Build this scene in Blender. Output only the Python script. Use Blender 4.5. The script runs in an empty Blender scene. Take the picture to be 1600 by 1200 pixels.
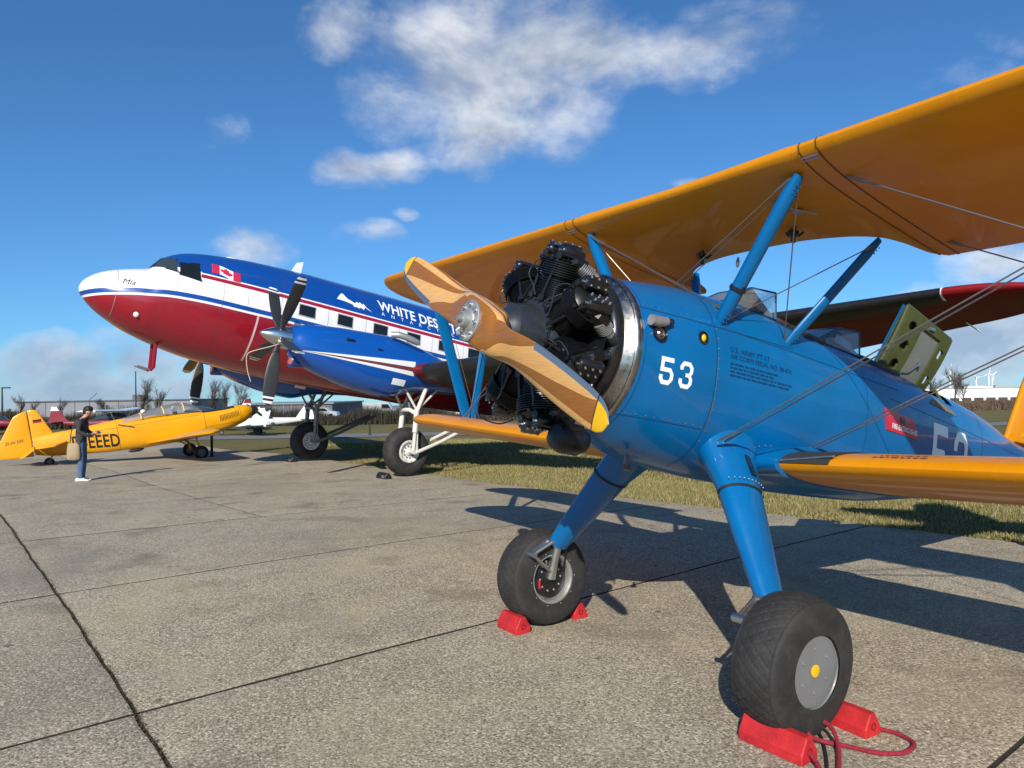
import bpy, bmesh, math, random
import numpy as np
from mathutils import Vector, Matrix, noise as mnoise
R_ = math.radians
random.seed(7); rng = np.random.default_rng(7)
SC = bpy.context.scene
COL = SC.collection

# ------------------------------------------------------------------ camera
FPX = 1144.78                      # focal length in pixels of a 1600 px wide frame
PITCH, ROLL, CAMH = 0.0110, 0.0147, 1.6893
_fw = Vector((0, math.cos(PITCH), math.sin(PITCH)))
_r0 = Vector((1, 0, 0)); _u0 = _r0.cross(_fw)
CR = math.cos(ROLL) * _r0 - math.sin(ROLL) * _u0
CU = math.sin(ROLL) * _r0 + math.cos(ROLL) * _u0
CP = Vector((0, 0, CAMH))
cam_data = bpy.data.cameras.new('camera'); cam = bpy.data.objects.new('camera', cam_data); COL.objects.link(cam)
cam_data.sensor_width = 36; cam_data.lens = FPX / 1600 * 36; cam_data.clip_start = .05; cam_data.clip_end = 9000
cam.matrix_world = Matrix(((CR.x, CU.x, -_fw.x, 0), (CR.y, CU.y, -_fw.y, 0), (CR.z, CU.z, -_fw.z, CAMH), (0, 0, 0, 1)))
SC.camera = cam

# ------------------------------------------------------------------ light and sky
SUN_EL, SUN_AZ = R_(30.3), R_(10.0)         # shadows run to +Y, 10 degrees towards +X
sun_dir = Vector((-math.sin(SUN_AZ) * math.cos(SUN_EL), -math.cos(SUN_AZ) * math.cos(SUN_EL), math.sin(SUN_EL)))
sd = bpy.data.lights.new('sun', 'SUN'); sd.energy = 5.0; sd.angle = R_(.5); sd.color = (1, .93, .82)
so = bpy.data.objects.new('sun', sd); COL.objects.link(so)
so.rotation_euler = sun_dir.to_track_quat('Z', 'Y').to_euler()
SC.view_settings.view_transform = 'Standard'; SC.view_settings.look = 'None'
SC.cycles.max_bounces = 6; SC.cycles.diffuse_bounces = 2; SC.cycles.glossy_bounces = 3; SC.cycles.transparent_max_bounces = 8
SC.view_settings.exposure = 0.18; SC.view_settings.gamma = 1
SKY_STRENGTH = .075

class NG:
    """short hand for building node trees"""
    def __init__(s, tree): s.t = tree
    def n(s, typ, **kw):
        x = s.t.nodes.new(typ)
        for k, v in kw.items(): setattr(x, k, v)
        return x
    def _in(s, sock, v):
        if isinstance(v, bpy.types.NodeSocket): s.t.links.new(v, sock)
        elif v is not None: sock.default_value = v
    def math(s, op, a, b=None, c=None, clamp=False):
        x = s.n('ShaderNodeMath', operation=op, use_clamp=clamp)
        for i, v in enumerate((a, b, c)):
            if v is not None: s._in(x.inputs[i], v)
        return x.outputs[0]
    def vm(s, op, a, b=None):
        x = s.n('ShaderNodeVectorMath', operation=op); s._in(x.inputs[0], a)
        if b is not None: s._in(x.inputs[1], b)
        return x.outputs['Value'] if op in ('LENGTH', 'DOT_PRODUCT') else x.outputs[0]
    def mix(s, f, a, b, blend='MIX'):
        x = s.n('ShaderNodeMix', data_type='RGBA', blend_type=blend)
        s._in(x.inputs[0], f)
        for i, v in ((6, a), (7, b)):
            if isinstance(v, tuple) and len(v) == 3: v = v + (1,)
            s._in(x.inputs[i], v)
        return x.outputs[2]
    def noise(s, vec, scale, detail=4, rough=.55, dist=0):
        x = s.n('ShaderNodeTexNoise'); s._in(x.inputs['Vector'], vec)
        x.inputs['Scale'].default_value = scale; x.inputs['Detail'].default_value = detail
        x.inputs['Roughness'].default_value = rough; x.inputs['Distortion'].default_value = dist
        return x.outputs['Fac']
    def ramp(s, f, pts, interp='LINEAR'):
        x = s.n('ShaderNodeValToRGB'); s._in(x.inputs[0], f); r = x.color_ramp; r.interpolation = interp
        while len(r.elements) < len(pts): r.elements.new(.5)
        for e, (p, c) in zip(r.elements, pts):
            e.position = p; e.color = (c, c, c, 1) if not isinstance(c, tuple) else (c + (1,) if len(c) == 3 else c)
        return x.outputs[0]
    def mr(s, v, a, b, c=0., d=1., smooth=False):
        x = s.n('ShaderNodeMapRange', interpolation_type='SMOOTHSTEP' if smooth else 'LINEAR', clamp=True)
        s._in(x.inputs[0], v)
        for i, q in enumerate((a, b, c, d)): x.inputs[i + 1].default_value = q
        return x.outputs[0]
    def sep(s, v):
        x = s.n('ShaderNodeSeparateXYZ'); s._in(x.inputs[0], v); return x.outputs
    def comb(s, a, b, c):
        x = s.n('ShaderNodeCombineXYZ')
        for i, v in enumerate((a, b, c)): s._in(x.inputs[i], v)
        return x.outputs[0]

def ray(u, v):
    d = CR * ((u - 800) / FPX) + CU * (-(v - 600) / FPX) + _fw
    return d.normalized()

def make_world():
    w = bpy.data.worlds.new('World'); SC.world = w; w.use_nodes = True
    t = w.node_tree; t.nodes.clear(); g = NG(t)
    out = g.n('ShaderNodeOutputWorld'); bg = g.n('ShaderNodeBackground'); bg.inputs[1].default_value = SKY_STRENGTH
    t.links.new(bg.outputs[0], out.inputs[0])
    tc = g.n('ShaderNodeTexCoord'); d = tc.outputs['Generated']
    sx, sy, sz = g.sep(d)
    # below the horizon the sky goes on as at the horizon
    dz = g.math('MAXIMUM', g.math('ADD', sz, .03), .012)
    dv = g.vm('NORMALIZE', g.comb(sx, sy, dz))
    sky = g.n('ShaderNodeTexSky', sky_type='NISHITA'); sky.sun_disc = False
    sky.sun_elevation = SUN_EL; sky.sun_rotation = math.pi + SUN_AZ
    sky.altitude = 150; sky.air_density = 1.0; sky.dust_density = .35; sky.ozone_density = 2.6
    t.links.new(dv, sky.inputs['Vector'])
    skyc = g.mix(1.0, sky.outputs[0], (.60, 1.12, 1.56), 'MULTIPLY')
    # clouds: masses given as directions (tangent of azimuth, tangent of elevation) in the sector ahead
    ysafe = g.math('MAXIMUM', sy, .15)
    u = g.math('DIVIDE', sx, ysafe); v = g.math('DIVIDE', sz, ysafe)
    uv = g.comb(u, v, 0.0)
    warp = g.n('ShaderNodeTexNoise'); g._in(warp.inputs['Vector'], uv); warp.inputs['Scale'].default_value = 6; warp.inputs['Detail'].default_value = 3
    uvw = g.vm('ADD', uv, g.vm('MULTIPLY', g.vm('SUBTRACT', warp.outputs['Color'], (.5, .5, .5)), (.16, .10, 0)))
    blobs = [  # px centre, px half size, weight
        (760, 130, 200, 130, 1.0), (690, 45, 130, 85, .8), (880, 75, 190, 75, .95), (1090, 62, 210, 62, .82), (1190, 20, 90, 40, .62), (745, 215, 110, 62, .98),
        (540, 40, 80, 62, .66), (353, 195, 50, 42, .44), (545, 262, 62, 42, .92), (605, 254, 62, 32, .86), (565, 375, 70, 24, .52), (615, 338, 30, 20, .42),
        (382, 398, 90, 34, .80), (1480, 120, 230, 52, .36), (1575, 60, 90, 40, .36), (1075, 283, 60, 16, .6), (1560, 420, 100, 46, .98), (1540, 540, 200, 84, 1.25),
        (235, 560, 100, 60, 1.05), (70, 575, 150, 46, .95), (160, 615, 360, 44, 1.2), (290, 600, 130, 44, 1.1), (1000, 600, 900, 34, .7)]
    best = None
    for (px, py, hx, hy, wt) in blobs:
        r = ray(px, py); c = (r.x / r.y, r.z / r.y, 0)
        q = g.vm('MULTIPLY', g.vm('SUBTRACT', uvw, c), (FPX / hx * .80, FPX / hy * .80, 0))
        m = g.mr(g.vm('LENGTH', q), 1.25, 0.0, 0, wt, True)
        best = m if best is None else g.math('MAXIMUM', best, m)
    front = g.mr(sy, .30, .45)
    best = g.math('MULTIPLY', best, front)
    # elsewhere: scattered cloud of the same sort
    gen = g.mr(g.noise(dv, 2.6, 5, .55), .52, .72, 0, .8, True)
    best = g.math('MAXIMUM', best, g.math('MULTIPLY', gen, g.mr(sy, .45, .30)))
    pv = g.vm('MULTIPLY', dv, (1, 1, 1.7))
    f1 = g.noise(pv, 5.5, 9, .60, .2)
    f2 = g.noise(g.vm('ADD', pv, (-.006, 0, .045)), 5.5, 4, .56, .15)
    fine = g.noise(pv, 24, 5, .65)
    dens = g.math('ADD', best, g.math('MULTIPLY', g.math('SUBTRACT', f1, .5), 1.55))
    dens = g.math('ADD', dens, g.math('MULTIPLY', g.math('SUBTRACT', fine, .5), .42))
    dens = g.math('MULTIPLY', dens, g.mr(best, .02, .25))
    a = g.mr(dens, .15, 1.08, 0, 1, True)
    lit = g.math('ADD', .58, g.math('MULTIPLY', g.math('SUBTRACT', f1, f2), 4.2))
    lit = g.math('SUBTRACT', lit, g.math('MULTIPLY', g.mr(dens, .55, 1.35), .35), clamp=True)
    low = g.mr(v, .0, .16)                       # far low cloud is greyer and bluer
    cw = g.mix(low, (6.6, 7.7, 9.2), (10.8, 11.0, 11.2)); cg = g.mix(low, (4.0, 5.1, 7.0), (4.6, 5.3, 6.6))
    cc = g.mix(lit, cg, cw)
    t.links.new(g.mix(g.math('MULTIPLY', a, .84), skyc, cc), bg.inputs[0])
make_world()

# ------------------------------------------------------------------ mesh helpers
def V(*a): return np.array(a, float)
class MB:
    def __init__(s): s.v = []; s.f = []; s.m = []
    def add(s, vs, fs, m=0):
        o = len(s.v); s.v.extend([tuple(map(float, p)) for p in vs])
        s.f.extend([tuple(i + o for i in f) for f in fs]); s.m.extend([m] * len(fs)); return s
    def box(s, c, h, M=None, m=0):
        c = V(*c); vs = []
        for i in (-1, 1):
            for j in (-1, 1):
                for k in (-1, 1):
                    p = V(i * h[0], j * h[1], k * h[2])
                    if M is not None: p = np.array(M) @ p
                    vs.append(c + p)
        return s.add(vs, [(0, 1, 3, 2), (4, 6, 7, 5), (0, 4, 5, 1), (2, 3, 7, 6), (0, 2, 6, 4), (1, 5, 7, 3)], m)
    def loft(s, rings, closed=True, cap=(True, True), m=0, skip=None):
        n = len(rings[0]); vs = [p for r in rings for p in r]; fs = []
        for i in range(len(rings) - 1):
            for j in range(n if closed else n - 1):
                a, b = i * n + j, i * n + (j + 1) % n
                q = (a, b, b + n, a + n)
                if skip is not None:
                    c = sum(np.array(vs[k]) for k in q) / 4
                    if skip(c): continue
                fs.append(q)
        if closed and cap[0]: fs.append(tuple(range(n))[::-1])
        if closed and cap[1]: fs.append(tuple(range((len(rings) - 1) * n, len(rings) * n)))
        return s.add(vs, fs, m)
    def tube(s, pts, r, n=8, m=0, ell=None, cap=True):
        pts = [V(*p) for p in pts]; k = len(pts)
        rr = [r] * k if np.isscalar(r) else r
        rings = []; prev = None
        for i in range(k):
            t = pts[min(i + 1, k - 1)] - pts[max(i - 1, 0)]; t = t / (np.linalg.norm(t) + 1e-12)
            if ell is not None: a = V(*ell[0])
            elif prev is None: a = V(0, 0, 1) if abs(t[2]) < .9 else V(1, 0, 0)
            else: a = prev
            a = a - t * (a @ t); a /= np.linalg.norm(a) + 1e-12; b = np.cross(t, a); prev = a
            ea, eb = (ell[1], ell[2]) if ell is not None else (1, 1)
            rings.append([pts[i] + rr[i] * (ea * a * math.cos(q) + eb * b * math.sin(q)) for q in np.linspace(0, 2 * math.pi, n, endpoint=False)])
        return s.loft(rings, True, (cap, cap), m)
    def lathe(s, prof, o=(0, 0, 0), d=(1, 0, 0), n=24, m=0, cap=(True, True)):
        o = V(*o); d = V(*d); d = d / np.linalg.norm(d); a = V(0, 0, 1) if abs(d[2]) < .9 else V(1, 0, 0)
        a = a - d * (a @ d); a /= np.linalg.norm(a); b = np.cross(d, a)
        rings = [[o + d * t + max(r, 1e-4) * (a * math.cos(q) + b * math.sin(q)) for q in np.linspace(0, 2 * math.pi, n, endpoint=False)] for t, r in prof]
        return s.loft(rings, True, cap, m)
    def ball(s, c, r, n=8, m=0, sc=(1, 1, 1)):
        k = max(4, n // 2); c = V(*c); rings = []
        for i in range(k + 1):
            t = math.pi * i / k
            rings.append([c + V(math.sin(t) * math.cos(q) * r * sc[0], math.sin(t) * math.sin(q) * r * sc[1], math.cos(t) * r * sc[2]) for q in np.linspace(0, 2 * math.pi, n, endpoint=False)])
        return s.loft(rings, True, (False, False), m)
    def prism(s, poly, fn, w0, w1, m=0):
        n = len(poly); a = [fn(u, v, w0) for u, v in poly]; b = [fn(u, v, w1) for u, v in poly]
        return s.add(a + b, [tuple(range(n))[::-1], tuple(range(n, 2 * n))] + [(i, (i + 1) % n, (i + 1) % n + n, i + n) for i in range(n)], m)
    def mesh(s, name, smooth=True, ang=38, recalc=True):
        me = bpy.data.meshes.new(name); me.from_pydata(s.v, [], s.f)
        if len(set(s.m)) > 1: me.polygons.foreach_set('material_index', s.m)
        if recalc:
            bm = bmesh.new(); bm.from_mesh(me); bmesh.ops.recalc_face_normals(bm, faces=bm.faces); bm.to_mesh(me); bm.free()
        if smooth:
            me.polygons.foreach_set('use_smooth', [True] * len(me.polygons)); me.set_sharp_from_angle(angle=R_(ang))
        me.update(); return me
    def parts(s):
        """connected pieces as builders of their own"""
        par = list(range(len(s.v)))
        def find(i):
            while par[i] != i: par[i] = par[par[i]]; i = par[i]
            return i
        for f in s.f:
            for k in f[1:]: par[find(f[0])] = find(k)
        G = {}
        for f, m in zip(s.f, s.m): G.setdefault(find(f[0]), []).append((f, m))
        out = []
        for fs in G.values():
            ids = sorted({i for f, _ in fs for i in f}); mp = {i: k for k, i in enumerate(ids)}; q = MB()
            q.v = [s.v[i] for i in ids]; q.f = [tuple(mp[i] for i in f) for f, _ in fs]; q.m = [m for _, m in fs]; out.append(q)
        return out
    def each(s, name, mats, parent=None, **kw): return [q.build(name, mats, parent, **kw) for q in s.parts()]
    def build(s, name, mats, parent=None, smooth=True, ang=38, recalc=True):
        me = s.mesh(name, smooth, ang, recalc)
        for q in (mats if isinstance(mats, (list, tuple)) else [mats]): me.materials.append(q)
        return link(name, me, parent)
def link(name, me, parent=None):
    o = bpy.data.objects.new(name, me); COL.objects.link(o); o.parent = parent; return o
def tag(o, label=None, cat=None, group=None, kind=None):
    for k, v in (('label', label), ('category', cat), ('group', group), ('kind', kind)):
        if v: o[k] = v
    return o
def thing(name, label, cat, M=None, group=None):
    o = bpy.data.objects.new(name, None); COL.objects.link(o); o.empty_display_size = .2
    if M is not None: o.matrix_world = M
    return tag(o, label, cat, group)
def copy_tree(o, parent=None):
    c = o.copy(); COL.objects.link(c); c.parent = parent
    for ch in [q for q in bpy.data.objects if q.parent == o]: copy_tree(ch, c)
    return c
def ci(x, xs, ys):
    """smooth monotone-ish interpolation (hermite with limited slopes)"""
    xs = np.asarray(xs, float); ys = np.asarray(ys, float); i = int(np.clip(np.searchsorted(xs, x) - 1, 0, len(xs) - 2))
    d = np.diff(ys) / np.diff(xs)
    def sl(k):
        if k == 0: return d[0]
        if k == len(xs) - 1: return d[-1]
        return 0. if d[k - 1] * d[k] <= 0 else 2 * d[k - 1] * d[k] / (d[k - 1] + d[k])
    h = xs[i + 1] - xs[i]; t = float(np.clip((x - xs[i]) / h, 0, 1))
    return (2 * t**3 - 3 * t**2 + 1) * ys[i] + (t**3 - 2 * t**2 + t) * h * sl(i) + (-2 * t**3 + 3 * t**2) * ys[i + 1] + (t**3 - t**2) * h * sl(i + 1)
def spl(pts, k=8):
    """Catmull-Rom through points"""
    P = [V(*p) for p in pts]; P = [2 * P[0] - P[1]] + P + [2 * P[-1] - P[-2]]; o = []
    for i in range(1, len(P) - 2):
        for t in np.linspace(0, 1, k, endpoint=False):
            a, b, c, d = P[i - 1:i + 3]
            o.append(.5 * (2 * b + (c - a) * t + (2 * a - 5 * b + 4 * c - d) * t * t + (3 * b - a - 3 * c + d) * t**3))
    return o + [P[-2]]
class Body:
    """superellipse hull: x stations with half width, top, bottom, exponent"""
    def __init__(s, xs, w, zt, zb, n): s.t = (xs, w, zt, zb, n)
    def sec(s, x):
        xs, w, zt, zb, n = s.t
        nn = n if np.isscalar(n) else ci(x, xs, n)
        return ci(x, xs, w), ci(x, xs, zt), ci(x, xs, zb), nn
    def ring(s, x, k=40, off=0):
        w, zt, zb, n = s.sec(x); zc, h = (zt + zb) / 2, (zt - zb) / 2; w += off; h += off; r = []
        for q in np.linspace(0, 2 * math.pi, k, endpoint=False):
            c, q2 = math.cos(q), math.sin(q)
            r.append(V(x, w * math.copysign(abs(c) ** (2 / n), c), zc + h * math.copysign(abs(q2) ** (2 / n), q2)))
        return r
    def side(s, x, z, off=.003, sgn=-1):
        w, zt, zb, n = s.sec(x); zc, h = (zt + zb) / 2, (zt - zb) / 2
        return V(x, sgn * ((w + off) * max(0, 1 - abs((z - zc) / (h + off)) ** n) ** (1 / n)), z)
    def ribbon(s, mb, pts, wd=.004, off=.0015, sgn=-1, m=0):
        """thin seam along (x,z) points on one flank"""
        L = []
        for i, (x, z) in enumerate(pts):
            a = V(*pts[max(i - 1, 0)]); b = V(*pts[min(i + 1, len(pts) - 1)]); t = b - a; t /= np.linalg.norm(t) + 1e-9
            nx, nz = -t[1] * wd / 2, t[0] * wd / 2
            L.append([s.side(x + nx, z + nz, off, sgn), s.side(x - nx, z - nz, off, sgn)])
        mb.loft(L, False, m=m)
# letters: flat outlines taken from the built-in font
def text_poly(txt, size=1., align='LEFT', spacing=1., bold=0.0, shear=0.):
    cu = bpy.data.curves.new('txt', 'FONT'); cu.body = txt; cu.size = size; cu.align_x = align; cu.space_character = spacing
    cu.offset = bold; cu.shear = shear; cu.resolution_u = 3; cu.fill_mode = 'FRONT'
    o = bpy.data.objects.new('txt', cu); COL.objects.link(o)
    me = bpy.data.meshes.new_from_object(o.evaluated_get(bpy.context.evaluated_depsgraph_get()))
    bpy.data.objects.remove(o); bpy.data.curves.remove(cu); return me
def text_on(name, txt, size, fn, mat_, parent, align='LEFT', spacing=1., bold=0., shear=0., cuts=0, flip=False):
    me = text_poly(txt, size, align, spacing, bold, shear)
    bm = bmesh.new(); bm.from_mesh(me)
    bmesh.ops.remove_doubles(bm, verts=bm.verts, dist=1e-5)
    if cuts:
        ys = [v.co.y for v in bm.verts]
        for c in np.linspace(min(ys), max(ys), cuts + 2)[1:-1]:
            bmesh.ops.bisect_plane(bm, geom=bm.verts[:] + bm.edges[:] + bm.faces[:], plane_co=(0, c, 0), plane_no=(0, 1, 0))
    for v in bm.verts:
        p = fn(v.co.x, v.co.y); v.co = Vector([float(q) for q in p])
    bm.to_mesh(me); bm.free(); me.materials.clear(); me.materials.append(mat_); me.name = name
    return link(name, me, parent)

# ------------------------------------------------------------------ materials
MATS = {}
def mat(name, col, rough=.5, metal=0., coat=0., var=0., vs=6., bump=0., bs=40., spec=.5, dirt=0., rv=0.):
    m = bpy.data.materials.new(name); m.use_nodes = True; t = m.node_tree; g = NG(t); b = t.nodes['Principled BSDF']
    b.inputs['Roughness'].default_value = rough; b.inputs['Metallic'].default_value = metal
    b.inputs['Specular IOR Level'].default_value = spec
    if coat: b.inputs['Coat Weight'].default_value = coat; b.inputs['Coat Roughness'].default_value = .035
    tc = g.n('ShaderNodeTexCoord').outputs['Object']; c = col + (1,)
    b.inputs['Base Color'].default_value = c
    cs = None
    if var:
        f = g.noise(tc, vs, 6, .6)
        cs = g.mix(g.mr(f, .3, .7), tuple(max(0, x * (1 - var)) for x in col), tuple(min(1, x * (1 + var)) for x in col))
    if dirt:
        f = g.noise(tc, vs * 2.3, 8, .7, .6)
        cs = g.mix(g.mr(f, .52, .75, 0, dirt), cs if cs is not None else c, tuple(x * .35 + .02 for x in col))
    if cs is not None: t.links.new(cs, b.inputs['Base Color'])
    if rv:
        t.links.new(g.mr(g.noise(tc, vs * 3, 5, .65), .3, .7, max(.02, rough - rv), min(1, rough + rv)), b.inputs['Roughness'])
    if bump:
        bn = g.n('ShaderNodeBump'); bn.inputs['Strength'].default_value = bump; bn.inputs['Distance'].default_value = .01
        t.links.new(g.noise(tc, bs, 5, .6), bn.inputs['Height']); t.links.new(bn.outputs[0], b.inputs['Normal'])
    MATS[name] = m; return m
def glass(name, tint=(.8, .88, .92), a=.16, rough=.02):
    """thin acrylic sheet: mostly see-through with a mirror-like surface"""
    m = bpy.data.materials.new(name); m.use_nodes = True; t = m.node_tree; t.nodes.clear(); g = NG(t)
    o = g.n('ShaderNodeOutputMaterial'); tr = g.n('ShaderNodeBsdfTransparent'); tr.inputs[0].default_value = tint + (1,)
    gl = g.n('ShaderNodeBsdfGlossy'); gl.inputs['Roughness'].default_value = rough
    fr = g.n('ShaderNodeFresnel'); fr.inputs[0].default_value = 1.5
    mx = g.n('ShaderNodeMixShader'); t.links.new(g.math('ADD', fr.outputs[0], a * .35, clamp=True), mx.inputs[0])
    t.links.new(tr.outputs[0], mx.inputs[1]); t.links.new(gl.outputs[0], mx.inputs[2])
    df = g.n('ShaderNodeBsdfDiffuse'); df.inputs[0].default_value = (.6, .62, .65, 1)
    m2 = g.n('ShaderNodeMixShader'); m2.inputs[0].default_value = a * .6
    t.links.new(mx.outputs[0], m2.inputs[1]); t.links.new(df.outputs[0], m2.inputs[2]); t.links.new(m2.outputs[0], o.inputs[0]); return m

M_blue = mat('blue paint', (.0003, .112, .315), .32, coat=.45, spec=.2, var=.12, vs=2.5, rv=.1, dirt=.10)
M_bluef = mat('blue strut paint', (.0003, .112, .31), .32, coat=.15, spec=.25, var=.08, vs=5)
M_chrome = mat('polished steel', (.36, .345, .32), .30, 1., var=.2, vs=9, dirt=.6, rv=.1)
M_alu = mat('aluminium', (.55, .55, .53), .38, 1., var=.12, vs=12)
M_cast = mat('grey cast metal', (.42, .42, .40), .5, .7, var=.15, vs=30)
M_black = mat('black enamel', (.010, .010, .011), .28, coat=.3, var=.3, vs=25)
M_engb = mat('black engine enamel', (.007, .007, .008), .34, spec=.4, var=.35, vs=30)
M_case = mat('dark grey crankcase enamel', (.022, .026, .032), .38, coat=.3, var=.15, vs=14)
M_rub = mat('tyre rubber', (.019, .018, .018), .75, var=.4, vs=7, bump=.25, bs=120)
def dusty(m, dust, sc, amt):
    t = m.node_tree; g = NG(t); b = t.nodes['Principled BSDF']; tc = g.n('ShaderNodeTexCoord').outputs['Object']
    src = b.inputs['Base Color'].links[0].from_socket
    t.links.new(g.mix(g.mr(g.noise(tc, sc, 8, .7, .8), .45, .75, 0, amt), src, dust), b.inputs['Base Color'])
dusty(M_rub, (.07, .064, .055), 9, .38)
M_white = mat('white paint', (.78, .78, .76), .35, coat=.25, var=.05, vs=4)
M_gstrap = mat('black strap', (.012, .012, .014), .7)
M_hub = mat('grey wheel paint', (.165, .17, .175), .42, var=.08, vs=9, coat=.1)
M_ypnt = mat('yellow marking paint', (.80, .46, .004), .35)
M_red = mat('red chock paint', (.46, .020, .024), .6, var=.28, vs=11, dirt=.6, bump=.25, bs=60, spec=.3)
M_rope = mat('red rope', (.27, .012, .03), .85, var=.3, vs=60, bump=.6, bs=220)
M_wire = mat('bracing wire', (.33, .29, .25), .35, .85)
M_redp = mat('red door paint', (.52, .015, .045), .35, coat=.3, var=.08)
M_mark = mat('white marking paint', (.80, .82, .84), .35, var=.04)
M_stencil = mat('dark blue stencil paint', (.004, .035, .115), .4)
M_green = mat('green primer', (.060, .070, .020), .48, var=.2, vs=10, dirt=.2)
M_gpan = mat('grey fabric panel', (.15, .16, .145), .6, var=.08)
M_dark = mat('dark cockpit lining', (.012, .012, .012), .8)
M_khaki = mat('khaki cover', (.19, .15, .085), .7, var=.1)
M_leather = mat('black leather', (.02, .018, .016), .5, bump=.2)
M_glass = glass('windscreen acrylic')

def fabric_yellow():
    m = mat('yellow wing fabric', (.60, .225, .001), .45, coat=.26, spec=.25)
    t = m.node_tree; g = NG(t); b = t.nodes['Principled BSDF']; tc = g.n('ShaderNodeTexCoord').outputs['Object']
    x, y, z = g.sep(tc)
    f = g.noise(tc, 3, 6, .6); b_in = b.inputs['Base Color']
    c = g.mix(g.mr(f, .35, .7), (.60, .222, .0005), (.65, .246, .0008))
    t.links.new(c, b_in)
    rib = g.math('ABSOLUTE', g.math('SUBTRACT', g.math('FRACT', g.math('DIVIDE', y, .29)), .5))
    h = g.math('SMOOTH_MAX', g.math('MULTIPLY', rib, 1.0), .44, .05)
    bn = g.n('ShaderNodeBump'); bn.inputs['Strength'].default_value = .35; bn.inputs['Distance'].default_value = .03
    t.links.new(h, bn.inputs['Height']); t.links.new(bn.outputs[0], b.inputs['Normal'])
    return m
M_yel = fabric_yellow()

def wood():
    """laminated wood: flat layers stacked along the shaft, cut by the twisted blade"""
    m = mat('laminated propeller wood', (.5, .3, .1), .3, coat=.3, spec=.3)
    t = m.node_tree; g = NG(t); b = t.nodes['Principled BSDF']; tc = g.n('ShaderNodeTexCoord').outputs['Object']
    x, y, z = g.sep(tc)
    k = g.math('DIVIDE', g.math('ADD', x, .042), .17)
    lay = g.ramp(k, [(0, .0), (.23, 1.), (.40, 0.), (.52, 1.), (.62, 0.), (.71, 1.), (.79, 0.), (.87, 1.)], 'CONSTANT')
    gr = g.noise(g.vm('MULTIPLY', tc, (40, 4, 90)), 2.2, 6, .6)
    light = g.mix(g.mr(gr, .3, .7), (.56, .29, .085), (.72, .41, .15)); dark = g.mix(g.mr(gr, .3, .7), (.235, .085, .012), (.32, .125, .022))
    t.links.new(g.mix(lay, dark, light), b.inputs['Base Color']); t.links.new(g.mr(g.noise(tc, 9, 5, .6), .3, .7, .22, .42), b.inputs['Roughness'])
    return m
M_wood = wood()
# ------------------------------------------------------------------ ground
def ss(a, b, x):
    t = np.clip((np.asarray(x, float) - a) / (b - a), 0, 1); return t * t * (3 - 2 * t)
def zg(x, y):
    y = np.asarray(y, float); x = np.asarray(x, float)
    return -.2 * ss(7, 17, y) - .2 * ss(17, 27, y) * ss(-6, -12, x) - .016 * np.maximum(0, y - 32) - .2 * ss(27, 34, y) * (1 - ss(-6, -12, x))
def at(u, v, depth):
    d = ray(u, v); k = depth / d.y; return V(d.x * k, depth, CAMH + d.z * k)
PH = -.8967
DD = V(math.cos(PH), math.sin(PH)); NN = V(-DD[1], DD[0]); J0 = V(0., 7.)
def gp(n, d):  # slab coordinates -> world
    p = J0 + NN * n + DD * d; return p[0], p[1]

def m_concrete():
    m = mat('exposed aggregate concrete', (.3, .28, .25), .9, spec=.25)
    t = m.node_tree; g = NG(t); b = t.nodes['Principled BSDF']; tc = g.n('ShaderNodeTexCoord').outputs['Object']
    big = g.noise(tc, .35, 4, .6); mid = g.noise(tc, 2.2, 6, .65, .4); fine = g.noise(tc, 58, 5, .75)
    vo = g.n('ShaderNodeTexVoronoi'); vo.inputs['Scale'].default_value = 98; t.links.new(tc, vo.inputs['Vector'])
    st = g.sep(vo.outputs['Color'])[0]
    base = g.mix(g.mr(big, .3, .7), (.365, .308, .215), (.50, .433, .313))
    base = g.mix(g.mr(mid, .42, .72, 0, .45), base, (.215, .178, .128))
    base = g.mix(g.mr(fine, .38, .52, .92, 0), base, (.095, .076, .056))
    base = g.mix(g.mr(st, .72, .95, 0, .75), base, (.76, .67, .52))
    base = g.mix(g.mr(st, .25, .08, 0, .65), base, (.085, .068, .050))
    # old oil marks and pale worn spots
    spot = g.noise(tc, 1.1, 3, .5); base = g.mix(g.mr(spot, .58, .74, 0, .6), base, (.11, .09, .07))
    base = g.mix(g.mr(g.noise(tc, .55, 5, .62, .8), .50, .72, 0, .5), base, (.47, .39, .235))
    base = g.mix(g.mr(g.noise(g.vm('ADD', tc, (31, 7, 0)), .45, 5, .65, .6), .52, .72, 0, .55), base, (.20, .187, .155))
    dr = g.noise(g.vm('ADD', tc, (11, 3, 0)), 7.5, 2, .4); base = g.mix(g.mr(dr, .71, .77, 0, .7), base, (.05, .042, .035))
    base = g.mix(g.mr(g.noise(tc, .8, 6, .7), .55, .72, 0, .55), base, (.42, .36, .27))
    oi = g.n('ShaderNodeObjectInfo').outputs['Random']
    base = g.mix(g.math('MULTIPLY', oi, .20), base, (.21, .185, .14))
    t.links.new(base, b.inputs['Base Color'])
    bn = g.n('ShaderNodeBump'); bn.inputs['Strength'].default_value = .55; bn.inputs['Distance'].default_value = .004
    t.links.new(g.math('ADD', fine, g.math('MULTIPLY', vo.outputs['Distance'], -.8)), bn.inputs['Height']); t.links.new(bn.outputs[0], b.inputs['Normal'])
    return m
M_conc = m_concrete()
M_soil = mat('joint dirt', (.028, .022, .016), .95, var=.4, vs=18, bump=.5, bs=50)
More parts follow.
